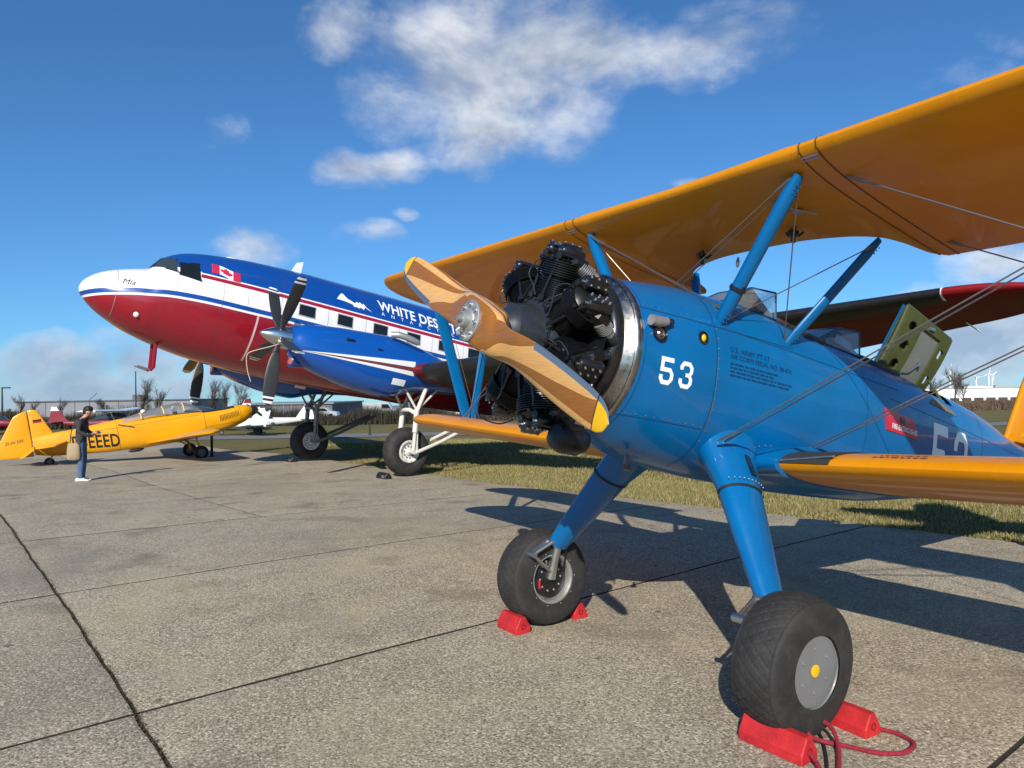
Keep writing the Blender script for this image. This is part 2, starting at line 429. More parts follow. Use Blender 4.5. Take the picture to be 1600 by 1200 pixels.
def m_grass(name, a, b_, c_, sc):
    m = mat(name, a, .95, spec=.1); t = m.node_tree; g = NG(t); b = t.nodes['Principled BSDF']; tc = g.n('ShaderNodeTexCoord').outputs['Object']
    f = g.noise(tc, sc, 7, .68, .5); f2 = g.noise(g.vm('MULTIPLY', tc, (1, .35, 1)), sc * .13, 4, .6)
    c = g.mix(g.mr(f, .35, .65), a, b_); c = g.mix(g.mr(f2, .45, .7, 0, .6), c, c_)
    c = g.mix(g.mr(g.noise(tc, 22, 4, .7), .35, .6, .55, 0), c, tuple(q * .4 for q in a))
    t.links.new(c, b.inputs['Base Color'])
    bn = g.n('ShaderNodeBump'); bn.inputs['Strength'].default_value = .8; bn.inputs['Distance'].default_value = .05
    t.links.new(g.noise(tc, 30, 5, .7), bn.inputs['Height']); t.links.new(bn.outputs[0], b.inputs['Normal']); return m
M_grass = m_grass('mown winter grass', (.150, .135, .045), (.215, .185, .075), (.25, .205, .105), 1.6)

def terrain():
    xs = np.unique(np.concatenate([np.linspace(-40, 40, 81), np.linspace(-300, 300, 31), [-2500, -1400, -700, 700, 1400, 2500]]))
    ys = np.unique(np.concatenate([np.linspace(-10, 50, 61), np.linspace(50, 400, 29), [-400, -150, -50, 600, 1000, 1800, 3200]]))
    X, Y = np.meshgrid(xs, ys); Z = zg(X, Y) - .045
    mb = MB(); nx = len(xs)
    mb.add(list(zip(X.ravel(), Y.ravel(), Z.ravel())), [(j * nx + i, j * nx + i + 1, (j + 1) * nx + i + 1, (j + 1) * nx + i) for j in range(len(ys) - 1) for i in range(nx - 1)])
    tag(mb.build('grass_field', M_grass, recalc=False), kind='structure')
terrain()

EDGE = 4.75                                # grass starts here, across the slab rows
ROWS = [13.4, 10.35, 7.3, 4.235, 1.12, -1.96, -5.12, -8.35, -11.6, -14.8, -18.0, -21.2, -24.4, -27.6, -30.8, -34.0]
def wn_(n, d): return .007 * math.sin(d * 1.1 + n) + .004 * math.sin(d * 3.7 + 2 * n) + .003 * math.sin(d * 11 + n)
def wd_(d, n): return .006 * math.sin(n * 1.3 + d) + .003 * math.sin(n * 5.1 + 2 * d)
def slab_mesh(n0, n1, d0, d1):
    """one slab: subdivided top that follows the ground, rounded arris, sides down into the joint"""
    g = .011; gl = .008
    N0, N1, D0, D1 = n0, n1, d0, d1
    n0, n1, d0, d1 = n0 + gl, n1 - gl, d0 + g, d1 - g
    kn = max(2, int((n1 - n0) / .22)); kd = max(2, int((d1 - d0) / .14))
    nn = np.concatenate([[n0, n0 + .006], np.linspace(n0, n1, kn + 1)[1:-1], [n1 - .006, n1]])
    dd = np.concatenate([[d0, d0 + .006], np.linspace(d0, d1, kd + 1)[1:-1], [d1 - .006, d1]])
    mb = MB(); vs = []; tilt = random.uniform(-.0015, .0015)
    for j, d in enumerate(dd):
        for i, n in enumerate(nn):
            jit = 0
            fn_ = (n - n0) / (n1 - n0); fd_ = (d - d0) / (d1 - d0)
            n_ = n + (wn_(N0, d) * (1 - fn_) + wn_(N1, d) * fn_); d_ = d + (wd_(D0, n) * (1 - fd_) + wd_(D1, n) * fd_)
            if i in (0, 1): n_ += abs(mnoise.noise((d * 9, n0 * 3.1, 1))) * .009
            if i in (len(nn) - 1, len(nn) - 2): n_ -= abs(mnoise.noise((d * 9, n1 * 3.1, 5))) * .009
            if j in (0, 1): d_ += abs(mnoise.noise((n * 9, d0 * 3.1, 9))) * .009
            if j in (len(dd) - 1, len(dd) - 2): d_ -= abs(mnoise.noise((n * 9, d1 * 3.1, 13))) * .009
            x, y = gp(n_, d_); edge = i in (0, len(nn) - 1) or j in (0, len(dd) - 1)
            vs.append((x, y, float(zg(x, y)) - (.001 if edge else 0) + tilt))
    w = len(nn); h = len(dd)
    fs = [(j * w + i, j * w + i + 1, (j + 1) * w + i + 1, (j + 1) * w + i) for j in range(h - 1) for i in range(w - 1)]
    per = [i for i in range(w)] + [j * w + w - 1 for j in range(1, h)] + [(h - 1) * w + i for i in range(w - 2, -1, -1)] + [j * w for j in range(h - 2, 0, -1)]
    o = len(vs); vs += [(vs[i][0], vs[i][1], vs[i][2] - .045) for i in per]
    k = len(per); nf = len(fs); fs += [(per[i], o + i, o + (i + 1) % k, per[(i + 1) % k]) for i in range(k)]
    mb.add(vs, fs); mb.m = [0] * nf + [1] * k; return mb.mesh('concrete_slab', True, 30, True)
def apron():
    mb = MB(); kn, kd = 40, 80          # dirt bed below the slabs
    ns = np.linspace(-26, EDGE + .02, kn); ds = np.linspace(-34, 16.4, kd); vs = []
    for d in ds:
        for n in ns:
            x, y = gp(n, d); vs.append((x, y, float(zg(x, y)) - .012))
    mb.add(vs, [(j * kn + i, j * kn + i + 1, (j + 1) * kn + i + 1, (j + 1) * kn + i) for j in range(kd - 1) for i in range(kn - 1)])
    ap = tag(mb.build('apron', M_soil, recalc=False), kind='structure')
    for r in range(len(ROWS) - 1):
        d1, d0 = ROWS[r], ROWS[r + 1]
        cuts = [-26, -18.4, -11.0, -3.50, EDGE]
        if r >= 6: cuts = [-26, -15.8, -9.6, -3.50, -.58, EDGE]
        for a, b in zip(cuts[:-1], cuts[1:]):
            me = slab_mesh(a, b, d0, d1); me.materials.append(M_conc); me.materials.append(M_soil); link('concrete_slab', me, ap)
    # long crack-like joint filled with dead grass and soil: low uneven tufts
    mb = MB()
    for k in range(9000):
        d = random.uniform(-9, 6.5); n = -3.50 + random.gauss(0, .006 + .010 * max(0, math.sin(d * 5.3 + 2 * math.sin(d * 1.7))) ** 2) + wn_(-3.5, d)
        x, y = gp(n, d); z = float(zg(x, y)) - .006; h = random.uniform(.006, .022); a = random.uniform(0, 6.28); l = random.uniform(.004, .02)
        w = .0028
        mb.add([(x - w * math.sin(a), y + w * math.cos(a), z), (x + w * math.sin(a), y - w * math.cos(a), z), (x + l * math.cos(a), y + l * math.sin(a), z + h)], [(0, 1, 2)])
    tag(mb.build('joint_weeds', mat('dead joint weeds', (.045, .036, .020), .95, var=.5, vs=30), None, False, recalc=False), 'dry weeds and dirt filling the long slab joint', 'weeds', kind='stuff')
apron()

def m_blades():
    m = mat('grass blades', (.1, .1, .03), .8, spec=.15); t = m.node_tree; g = NG(t); b = t.nodes['Principled BSDF']
    r = g.n('ShaderNodeNewGeometry').outputs['Random Per Island']
    c = g.ramp(r, [(0, (.085, .095, .024)), (.25, (.15, .15, .042)), (.5, (.25, .215, .078)), (.8, (.37, .30, .15)), (1, (.48, .40, .24))])
    t.links.new(c, b.inputs['Base Color']); return m
def grass_blades():
    P = []
    def scatter(k, n0, n1, d0, d1, hmin, hmax, w):
        n = rng.uniform(n0, n1, k); d = rng.uniform(d0, d1, k)
        n = np.where(n < n0 + .35, n + .12 * np.sin(d * 3.1) + .07 * np.sin(d * 11), n)
        X = J0[0] + NN[0] * n + DD[0] * d; Y = J0[1] + NN[1] * n + DD[1] * d
        ok = np.abs(X) < .74 * Y + 1
        X, Y = X[ok], Y[ok]; k = len(X); Z = zg(X, Y) - .045
        a = rng.uniform(0, 2 * math.pi, k); h = rng.uniform(hmin, hmax, k) * (.7 + .5 * np.sin(X * 1.3 + 2 * np.sin(Y * .9)) ** 2); l = rng.uniform(.1, .9, k) * h; ww = w * rng.uniform(.6, 1.4, k)
        ca, sa = np.cos(a), np.sin(a); b = rng.uniform(0, 2 * math.pi, k)
        p0 = np.stack([X - ww * sa, Y + ww * ca, Z], 1); p1 = np.stack([X + ww * sa, Y - ww * ca, Z], 1)
        p2 = np.stack([X + l * np.cos(b), Y + l * np.sin(b), Z + h], 1)
        P.append(np.stack([p0, p1, p2], 1).reshape(-1, 3))
    scatter(130000, EDGE - .06, EDGE + 3.2, -14, 9, .035, .085, .004)
    scatter(120000, EDGE + 2.5, EDGE + 12, -22, 12, .05, .10, .007)
    scatter(9000, EDGE - .22, EDGE + .05, -14, 9, .03, .06, .004)
    v = np.concatenate(P); k = len(v) // 3
    me = bpy.data.meshes.new('grass'); me.vertices.add(len(v)); me.vertices.foreach_set('co', v.ravel())
    me.loops.add(len(v)); me.loops.foreach_set('vertex_index', np.arange(len(v))); me.polygons.add(k); me.polygons.foreach_set('loop_start', np.arange(0, len(v), 3)); me.polygons.foreach_set('loop_total', np.full(k, 3))
    me.update(); me.validate(); me.materials.append(m_blades())
    tag(link('grass', me), 'short olive winter grass beside the concrete apron', 'grass', kind='stuff')
grass_blades()
def taxiway():
    mb = MB(); L = []
    for x in np.linspace(-60, 45, 36):
        y = 41 + .08 * x; L.append([V(x, y - 2.4, float(zg(x, y - 2.4)) - .022), V(x, y, float(zg(x, y)) - .018), V(x, y + 2.4, float(zg(x, y + 2.4)) - .022)])
    mb.loft(L, False); tag(mb.build('taxiway', mat('worn asphalt', (.17, .165, .16), .9, var=.2, vs=1), recalc=False), kind='structure')
taxiway()
# ------------------------------------------------------------------ blue biplane (x aft, y starboard, z up; port side faces the camera)
def frame(yaw, att, O, s=1., fwd=False):
    c, q = math.cos(yaw), math.sin(yaw)
    a = V(c, q, 0); sb = V(-q, c, 0); up = V(0, 0, 1)
    k = 1 if fwd else -1
    bx = a * math.cos(att) + k * up * math.sin(att); bz = up * math.cos(att) - k * a * math.sin(att)
    M = Matrix.Identity(4)
    for i in range(3):
        M[i][0], M[i][1], M[i][2], M[i][3] = bx[i] * s, sb[i] * s, bz[i] * s, O[i]
    return M
def Q(x, yp, z): return V(x, -yp, z)
BP = thing('biplane', 'blue biplane with yellow wings, bare radial engine and wooden propeller, number 53', 'airplane', frame(.58, .1692, (-.1905, 3.8702, 2.0632)))
FUS = Body([.75, .80, .95, 1.3, 1.8, 2.5, 3.3, 4.2, 5.0, 6.0, 7.0, 7.25],
           [.45, .457, .467, .475, .475, .47, .45, .39, .31, .19, .075, .03],
           [.43, .435, .452, .49, .50, .445, .40, .345, .275, .10, .02, .0],
           [-.47, -.49, -.56, -.63, -.67, -.69, -.68, -.60, -.50, -.36, -.22, -.18],
           [2.0, 2.02, 2.1, 2.25, 2.4, 2.5, 2.5, 2.4, 2.3, 2.2, 2.1, 2.0])
def in_cockpit(c):
    return c[2] > .1 and ((2.12 < c[0] < 2.72 and abs(c[1]) < .27) or (3.12 < c[0] < 3.72 and abs(c[1]) < .25) or (3.80 < c[0] < 4.38 and -.30 < c[1] < .16))
mb = MB(); xs = np.unique(np.concatenate([np.arange(.75, 1.0, .025), np.arange(1.0, 7.26, .06)]))
mb.loft([FUS.ring(x, 72) for x in xs], True, (False, True), skip=in_cockpit)
fus = mb.build('fuselage', M_blue, BP, ang=60)
# dark lining seen through the open cockpits
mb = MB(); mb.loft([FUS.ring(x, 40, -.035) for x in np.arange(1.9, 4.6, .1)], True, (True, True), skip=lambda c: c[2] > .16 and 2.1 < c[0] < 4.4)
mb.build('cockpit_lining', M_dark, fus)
for x0, x1, w in ((2.12, 2.72, .27), (3.12, 3.72, .25)):
    pts = []
    for q in np.linspace(0, 2 * math.pi, 41):
        x = (x0 + x1) / 2 + (x1 - x0) / 2 * math.copysign(abs(math.cos(q)) ** .6, math.cos(q)) * 1.03
        y = w * 1.05 * math.copysign(abs(math.sin(q)) ** .6, math.sin(q))
        ww, zt, zb, n = FUS.sec(x); h = (zt - zb) / 2
        pts.append(V(x, y, (zt + zb) / 2 + h * max(0, 1 - abs(y / ww) ** n) ** (1 / n) + .008))
    mb = MB(); mb.tube(pts, .022, 8); mb.build('cockpit_coaming', M_leather, BP)
    mb = MB(); mb.box(((x0 + x1) / 2 + .18, 0, .02), (.05, .2, .24)); mb.build('seat', M_leather, BP)
# seams and panel lines
mb = MB()
M_seam = mat('panel gap', (.004, .04, .12), .6)
sec = lambda x, n=40: [(x, z) for z in np.linspace(FUS.sec(x)[1] - .02, FUS.sec(x)[2] + .02, n)]
FUS.ribbon(mb, sec(1.345), .006); FUS.ribbon(mb, sec(.80), .004)
FUS.ribbon(mb, [(x, .215 + .005 * x) for x in np.arange(.78, 2.1, .05)], .005)
FUS.ribbon(mb, [(x, -.36 - .02 * x) for x in np.arange(.78, 1.34, .05)], .004)
FUS.ribbon(mb, [(x, .225 - .03 * (x - 1.4)) for x in np.arange(1.4, 3.4, .07)], .004)
FUS.ribbon(mb, sec(2.9, 24), .003); FUS.ribbon(mb, sec(4.85, 20), .004)
FUS.ribbon(mb, [(x, .08 - .055 * (x - 3.2)) for x in np.arange(3.2, 6.5, .1)], .0035)
for sg in (1,):
    FUS.ribbon(mb, sec(1.345), .006, sgn=sg)
mb.build('panel_seam', M_seam, fus, recalc=False)
mb = MB(); FUS.ribbon(mb, [(1.352, z) for z in np.linspace(.06, -.38, 20)], .004, .003); mb.build('bright_strip', M_alu, fus)
# rivets round the root and cowl
mb = MB()
for x in np.arange(.82, 1.33, .055):
    for z in (.235 + .005 * x, -.345 - .02 * x): p = FUS.side(x, z, .002); mb.lathe([(-.002, .0045), (.0015, .004), (.0025, .001)], p, (0, -1, .1), 6)
for z in np.arange(-.45, .42, .06):
    p = FUS.side(1.365, z, .002); mb.lathe([(-.002, .0045), (.0015, .004), (.0025, .001)], p, (0, -1, .1), 6)
for k in range(14):
    p = FUS.side(1.55 + k * .05, -.42 + .012 * math.sin(k), .002); mb.lathe([(-.002, .006), (.002, .005), (.003, .001)], p, (0, -1, .1), 6)
tag(mb.build('rivet', M_alu, fus, recalc=False), kind='stuff')
# polished ring and dished plate behind the engine
mb = MB(); mb.lathe([(.79, .452), (.765, .462), (.745, .462), (.735, .452), (.74, .44), (.70, .40), (.64, .32), (.60, .2), (.60, .05)], (0, 0, -.02), (1, 0, 0), 64, cap=(False, True))
plate = mb.build('engine_baffle', M_chrome, BP, ang=50)
mb = MB()
for k in range(36):
    a = 2 * math.pi * k / 36; mb.ball((.735, .43 * math.cos(a), -.02 + .43 * math.sin(a)), .005, 6)
tag(mb.build('bolt', M_alu, plate, recalc=False), kind='stuff')

# numbers: block figures with cut corners
FIVE = [(0, 1), (.86, 1), (.86, .83), (.22, .83), (.22, .62), (.70, .62), (.92, .42), (.92, .2), (.70, 0), (.22, 0), (0, .19), (0, .34), (.22, .34), (.22, .24), (.30, .16), (.62, .16), (.70, .25), (.70, .38), (.62, .46), (0, .46)]
THREE = [(.0, .82), (.22, 1), (.70, 1), (.92, .82), (.92, .62), (.80, .50), (.92, .38), (.92, .18), (.70, 0), (.22, 0), (0, .18), (0, .34), (.22, .34), (.22, .24), (.30, .16), (.62, .16), (.70, .24), (.70, .36), (.62, .43), (.42, .43), (.42, .57), (.62, .57), (.70, .64), (.70, .76), (.62, .84), (.30, .84), (.22, .76), (.22, .67), (0, .67)]
def number(x0, z0, w, h, slope, gap, name='number'):
    for i, poly in enumerate((FIVE, THREE)):
        bm = bmesh.new(); vs = [bm.verts.new((u, v, 0)) for u, v in poly]; bm.faces.new(vs)
        bmesh.ops.triangulate(bm, faces=bm.faces)
        for c in np.linspace(0, 1, 9)[1:-1]:
            bmesh.ops.bisect_plane(bm, geom=bm.verts[:] + bm.edges[:] + bm.faces[:], plane_co=(0, c, 0), plane_no=(0, 1, 0))
        for v in bm.verts:
            x = x0 + i * gap + v.co.x * w; v.co = Vector(FUS.side(x, z0 + v.co.y * h + slope * (x - x0), .0022))
        me = bpy.data.meshes.new(name); bm.to_mesh(me); bm.free(); me.materials.append(M_mark); link(name, me, fus)
number(.916, -.185, .108, .150, .0, .142); number(3.87, -.50, .30, .50, -.03, .38)
fl = lambda x0, z0, sl=0.: (lambda u, v: FUS.side(x0 + u, z0 + v + sl * u, .002))
text_on('stencil', 'U.S. ARMY PT-17', .047, fl(1.46, .092), M_stencil, fus, bold=.0006, spacing=1.05)
text_on('stencil', 'AIR CORPS SERIAL NO. 38-474', .042, fl(1.46, .052), M_stencil, fus, bold=.0006, spacing=1.02)
mb = MB()                                         # illegible small stencil rows
for k in range(4):
    x = 1.46
    while x < 1.46 + (.56 if k > 1 else .40) - .03 * (k == 3):
        l = random.uniform(.012, .05); zz = .022 - .023 * k
        FUS.ribbon(mb, [(x, zz), (x + l, zz)], .011, .002); x += l + random.uniform(.006, .014)
tag(mb.build('stencil', M_stencil, fus, recalc=False), kind='stuff')
# fire extinguisher door
def patch(pts, off, k=6):
    """quad of (x,z) corners laid on the port flank with thickness"""
    a, b, c, d = [V(*q) for q in pts]; mb = MB(); G = [[], []]
    for w, o in ((0, off), (1, off - .006)):
        for v in np.linspace(0, 1, k):
            G[w].append([FUS.side(*((a * (1 - u) + b * u) * (1 - v) + (d * (1 - u) + c * u) * v), o) for u in np.linspace(0, 1, k)])
    mb.loft(G[0], False); mb.loft(G[1], False)
    e = [q for q in G[0][0]] + [r[-1] for r in G[0][1:]] + G[0][-1][-2::-1] + [r[0] for r in G[0][-2:0:-1]]
    f = [q for q in G[1][0]] + [r[-1] for r in G[1][1:]] + G[1][-1][-2::-1] + [r[0] for r in G[1][-2:0:-1]]
    mb.loft([e, f], True, (False, False)); return mb
M_frame = mat('dark blue frame paint', (.004, .05, .13), .4)
fd = patch([(3.11, .005), (3.53, -.030), (3.62, -.168), (3.15, -.150)], .006).build('extinguisher_door', M_redp, BP)
text_on('lettering', 'FIRE-EXTINGUISHER', .052, lambda u, v: FUS.side(3.215 + u * .80, -.128 + v - .03 * u, .0085), M_mark, fd, bold=.0007)
patch([(3.33, -.035), (3.40, -.040), (3.40, -.085), (3.34, -.08)], .009, 3).build('latch', M_black, fd)
patch([(3.87, .15), (4.01, .215), (4.29, .145), (4.34, .108)], .004).build('khaki_panel', M_khaki, BP)
text_on('stencil', 'F24R', .05, fl(4.16, .085), M_stencil, fus)
# intake scoop over a round port, yellow filler eye
sc = bpy.data.objects.new('intake', None); COL.objects.link(sc); sc.parent = BP
mb = MB(); c = FUS.side(.895, .085, .0); mb.lathe([(-.01, .047), (.018, .047), (.02, .042), (-.005, .036), (-.006, 0)], c, (0, -1, .12), 24, cap=(True, False)); mb.build('port_rim', M_black, sc)
mb = MB(); mb.lathe([(.0, .034), (.012, .034), (.014, .026), (.006, .022), (.016, .012), (.017, 0)], c, (0, -1, .12), 18); mb.build('valve', M_chrome, sc)
mb = MB(); c2 = FUS.side(.87, .145, .028); mb.tube([c2 + V(-.055, 0, 0), c2 + V(.01, 0, .002), c2 + V(.06, .0, .012)], [.030, .030, .026], 16); mb.build('scoop', M_cast, sc)
mb = MB(); mb.tube([c2 + V(.045, 0, .008), c2 + V(.11, .01, .022)], [.027, .018], 14); mb.build('scoop_boot', M_black, sc)
mb = MB(); c = FUS.side(1.235, .128, 0); mb.lathe([(0, .040), (.006, .040), (.008, .030), (.002, .028), (.002, 0)], c, (0, -1, .14), 24); mb.build('sight_rim', M_black, BP)
mb = MB(); mb.ball(c + V(0, -.004, 0), .022, 12, sc=(.8, .4, 1)); mb.build('sight_gauge', M_ypnt, BP)
# drain and step bits below the cowl
mb = MB(); mb.tube([(1.02, -.16, -.575), (1.02, -.16, -.66)], .012, 8); mb.tube([(1.0, -.16, -.655), (1.05, -.16, -.655)], .018, 8); mb.build('drain', M_black, BP)

# --- radial engine
ENG = bpy.data.objects.new('engine', None); COL.objects.link(ENG); ENG.parent = BP
mb = MB(); mb.lathe([(.09, .05), (.10, .085), (.14, .10), (.17, .125), (.20, .138), (.205, .150), (.33, .172), (.335, .20), (.355, .215), (.50, .215), (.52, .20), (.60, .2)], (0, 0, 0), (1, 0, 0), 42)
for k in range(14):
    a = 2 * math.pi * k / 14; mb.lathe([(.325, .010), (.345, .010), (.348, .006)], (0, .203 * math.cos(a), .203 * math.sin(a)), (1, 0, 0), 6)
mb.build('crankcase', M_case, ENG)
def fins(r0, r1, t0, t1, k):
    pr = []
    for i in range(k):
        a = t0 + (t1 - t0) * i / k; b = (t1 - t0) / k
        pr += [(a, r0), (a + b * .35, r0), (a + b * .4, r1), (a + b * .75, r1), (a + b * .8, r0)]
    return pr
def cyl_meshes():
    """one cylinder standing along +z, front = -x, origin on the shaft axis"""
    c = MB()
    c.lathe([(.19, .075), (.205, .085), (.212, .085)] + fins(.076, .096, .215, .345, 11) + fins(.092, .118, .347, .435, 7) + [(.44, .10), (.46, .08), (.475, .03)], (.44, 0, 0), (0, 0, 1), 26)
    for k in range(8):
        a = 2 * math.pi * k / 8; c.ball((.44 + .08 * math.cos(a), .08 * math.sin(a), .212), .008, 6)
    for s in (-1, 1):                              # ports and ribs on the head
        c.tube([(.44, s * .05, .43), (.46, s * .085, .45), (.50, s * .098, .44)], [.042, .038, .032], 10)
        for q in range(5): c.box((.40 + q * .022, s * .055, .455), (.003, .034, .022))
        c.lathe([(0, .012), (.02, .012), (.022, .008), (.05, .008), (.052, .012), (.065, .01)], (.39, s * .03, .425), (-1, s * .35, .2), 8)
    rb = MB(); bl = MB()
    for s in (-1, 1):
        A = np.array(Matrix.Rotation(s * R_(24), 3, 'X'))
        cc = V(.425, s * .055, .492)
        ring = [(-.06, .022), (-.045, .034), (.05, .036), (.075, .026), (.08, .012)]
        rb.lathe(ring, cc, (1, 0, .0), 12)
        rb.box(cc + A @ V(.0, 0, .03), (.052, .026, .007), A); rb.box(cc + A @ V(.0, 0, -.02), (.05, .024, .02), A)
        for i in (-1, 1):
            for j in (-1, 0, 1): bl.lathe([(0, .0058), (.009, .0058), (.011, .003)], cc + A @ V(j * .043, i * .019, .036), A @ V(0, 0, 1), 6)
        bl.lathe([(0, .007), (.01, .006)], cc + V(-.058, 0, 0), (-1, 0, 0), 6)
    pr = MB()
    for s in (-1, 1):
        pr.tube([(.335, s * .045, .205), (.365, s * .062, .475)], .0075, 8); pr.lathe([(0, .017), (.03, .016)], (.335, s * .045, .205), (.1, s * .06, 1), 8)
        pr.lathe([(-.03, .016), (.0, .017)], (.365, s * .062, .475), (.1, s * .06, 1), 8)
    ld = MB(); ld.tube(spl([(.33, .0, .222), (.325, .03, .27), (.32, .09, .33), (.335, .08, .40), (.355, .045, .432)], 6), .0035, 6); ld.lathe([(0, .008), (.035, .008)], (.345, .066, .36), (.5, -.2, 1), 8)
    ex = MB(); ex.lathe([(0, .026)] + fins(.030, .044, .005, .075, 7) + [(.08, .036), (.11, .030)], (.47, -.085, .43), (.75, -.35, -.35), 16)
    pi = MB(); pi.tube(spl([(.535, -.115, .40), (.58, -.135, .375), (.63, -.13, .33), (.66, -.10, .28)], 5), .031, 12)
    ip = MB(); ip.tube(spl([(.50, .098, .44), (.56, .10, .40), (.58, .07, .30), (.56, .05, .2)], 5), .026, 10)
    return [('cylinder', c.mesh('cylinder', True, 30), M_engb), ('rocker_box', rb.mesh('rocker_box', True, 40), M_black), ('cover_bolt', bl.mesh('cover_bolt', False), M_alu),
            ('pushrod_tube', pr.mesh('pushrod_tube', True, 40), M_black), ('ignition_lead', ld.mesh('ignition_lead'), M_case), ('exhaust_elbow', ex.mesh('exhaust_elbow', True, 30), M_cast), ('exhaust_pipe', pi.mesh('exhaust_pipe'), M_case), ('intake_pipe', ip.mesh('intake_pipe'), M_black)]
CM = cyl_meshes()
for nm, me, ma in CM: me.materials.append(ma)
for k in range(7):
    Rm = Matrix.Rotation(-2 * math.pi * k / 7 + .274, 4, 'X')
    for nm, me, ma in CM:
        o = link(nm, me, ENG); o.matrix_local = Rm @ Matrix.Translation((.44, 0, 0)) @ Matrix.Diagonal((1.12, 1.16, 1.0, 1)) @ Matrix.Translation((-.44, 0, 0))
        if nm == 'cover_bolt': o['kind'] = 'stuff'
# exhaust collector ring and sump, carburettor air box under the port side
mb = MB(); mb.tube([(.655, .365 * math.cos(a), .365 * math.sin(a)) for a in np.linspace(R_(-75), R_(255), 60)], .056, 12); mb.build('exhaust_collector', M_black, ENG)
mb = MB(); mb.lathe([(0, .02), (.012, .066), (.06, .084), (.16, .084), (.21, .06), (.23, .02)], (.40, -.27, -.545), (1, .05, -.02), 24); mb.tube([(.46, -.27, -.47), (.56, -.2, -.36)], .05, 12); mb.build('air_box', M_engb, ENG)
mb = MB(); mb.lathe([(-.05, .03), (-.03, .055), (.07, .055), (.09, .03)], (.45, .0, -.34), (1, 0, 0), 16); mb.tube([(.44, 0, -.2), (.45, 0, -.46)], [.05, .035], 12); mb.build('oil_sump', M_black, ENG)
mb = MB(); mb.tube([(.338, .205 * math.cos(a), .205 * math.sin(a)) for a in np.linspace(0, 2 * math.pi, 41)], .008, 8); mb.build('ignition_ring', M_black, ENG)
for k in range(7):                                  # sheet baffles between the cylinders
    a0 = 2 * math.pi * k / 7 + .274 + math.pi / 7; L = []
    for q in np.linspace(-.27, .27, 7):
        a = a0 + math.pi / 2 + q; L.append([V(.50 + .03 * math.cos(q * 6), r * math.cos(a), r * math.sin(a)) for r in (.20, .32, .45)])
    mb = MB(); mb.loft(L, False); mb.build('baffle', M_engb, ENG)
mb = MB()
for a in (25, 62, 128, 190, 215, 300, 335): 
    a = R_(a); mb.tube(spl([(.33, .22 * math.cos(a), .22 * math.sin(a)), (.40, .34 * math.cos(a + .15), .34 * math.sin(a + .15)), (.46, .40 * math.cos(a + .05), .40 * math.sin(a + .05)), (.58, .38 * math.cos(a - .1), .38 * math.sin(a - .1))], 6), .004, 6)
mb.each('oil_line', M_case, ENG)
mb = MB(); mb.tube(spl([(.37, .30, -.30), (.31, .37, -.36), (.31, .36, -.46), (.36, .22, -.50), (.40, .12, -.47)], 7), .005, 6); mb.tube(spl([(.42, -.33, -.22), (.46, -.41, -.30), (.52, -.40, -.40), (.60, -.33, -.44)], 7), .007, 6); mb.each('hose', M_black, ENG)

# --- propeller
PR = bpy.data.objects.new('propeller', None); COL.objects.link(PR); PR.parent = BP
PA = R_(25.02); PRX = .045; RP = 1.222
def blade_rings(sgn):
    er = Q(0, sgn * math.cos(PA), -sgn * math.sin(PA)); et = np.cross(V(-1, 0, 0), er)      # viewed from ahead the blades turn anticlockwise
    if et[2] * sgn < 0: et = -et
    rings = []
    for r in np.concatenate([np.linspace(-.02, .3, 14), np.linspace(.34, 1.12, 22), RP - .10 * (1 - np.linspace(.15, 1, 12)) ** 2 * 1.0]):
        f = ci(max(r, 0), [0, .10, .22, .36, .6, .85, 1.05, 1.13, 1.19, RP], [.245, .240, .225, .215, .222, .208, .182, .160, .105, .004])
        tk = ci(max(r, 0), [0, .10, .2, .34, .6, .9, 1.1, RP], [.160, .158, .135, .085, .042, .024, .016, .006])
        be = min(R_(31), math.atan(1.55 / (2 * math.pi * max(r, .17)))) * float(ss(.07, .36, r))
        ch = et * math.cos(be) + V(-1, 0, 0) * math.sin(be); th = V(-1, 0, 0) * math.cos(be) - et * math.sin(be)
        sq = 2 + 2.2 * (1 - float(ss(.08, .24, r))); ring = []
        for q in np.linspace(0, 2 * math.pi, 32, endpoint=False):
            c, s_ = math.cos(q), math.sin(q)
            a = math.copysign(abs(c) ** (2 / sq), c); b = math.copysign(abs(s_) ** (2 / sq), s_)
            flat = 1 - .55 * float(ss(.12, .4, r)) * (b < 0)
            ring.append(V(PRX, 0, 0) + er * r + ch * (a * f / 2 + .012 * float(ss(.2, .6, r))) + th * (b * tk / 2 * flat * (1 - .35 * a * (r > .2))))
        rings.append(ring)
    return rings, er
for sgn in (1, -1):
    rings, er = blade_rings(sgn)
    rv = [float((np.mean(r, 0) - V(PRX, 0, 0)) @ er) for r in rings]
    i0 = min(i for i, r in enumerate(rv) if r > 1.105)
    mb = MB(); mb.loft(rings[:i0 + 1], True, (True, True)); bl = mb.build('blade', M_wood, PR, ang=50)
    mb = MB(); mb.loft(rings[i0:], True, (True, True)); mb.build('blade_tip', M_ypnt, bl)
    mb = MB(); ctr = [np.mean(r, 0) for r in rings]
    line = [[ctr[i0] + (p - ctr[i0]) * 1.03 for p in rings[i0]], [ctr[i0] + er * .007 + (p - ctr[i0]) * 1.03 for p in rings[i0]]]
    mb.loft(line, True, (False, False)); mb.build('tip_line', M_black, bl)
    sh = MB(); L = []                                # metal strip on the leading edge
    for i, r in enumerate(rings):
        if rv[i] < .58: continue
        c = ctr[i]; L.append([c + (r[k % 32] - c) * 1.012 for k in (-4, -3, -2, -1, 0, 1, 2, 3, 4)])
    sh.loft(L, False); sh.build('edge_sheath', mat('edge sheath metal', (.33, .36, .42), .3, .8), bl)
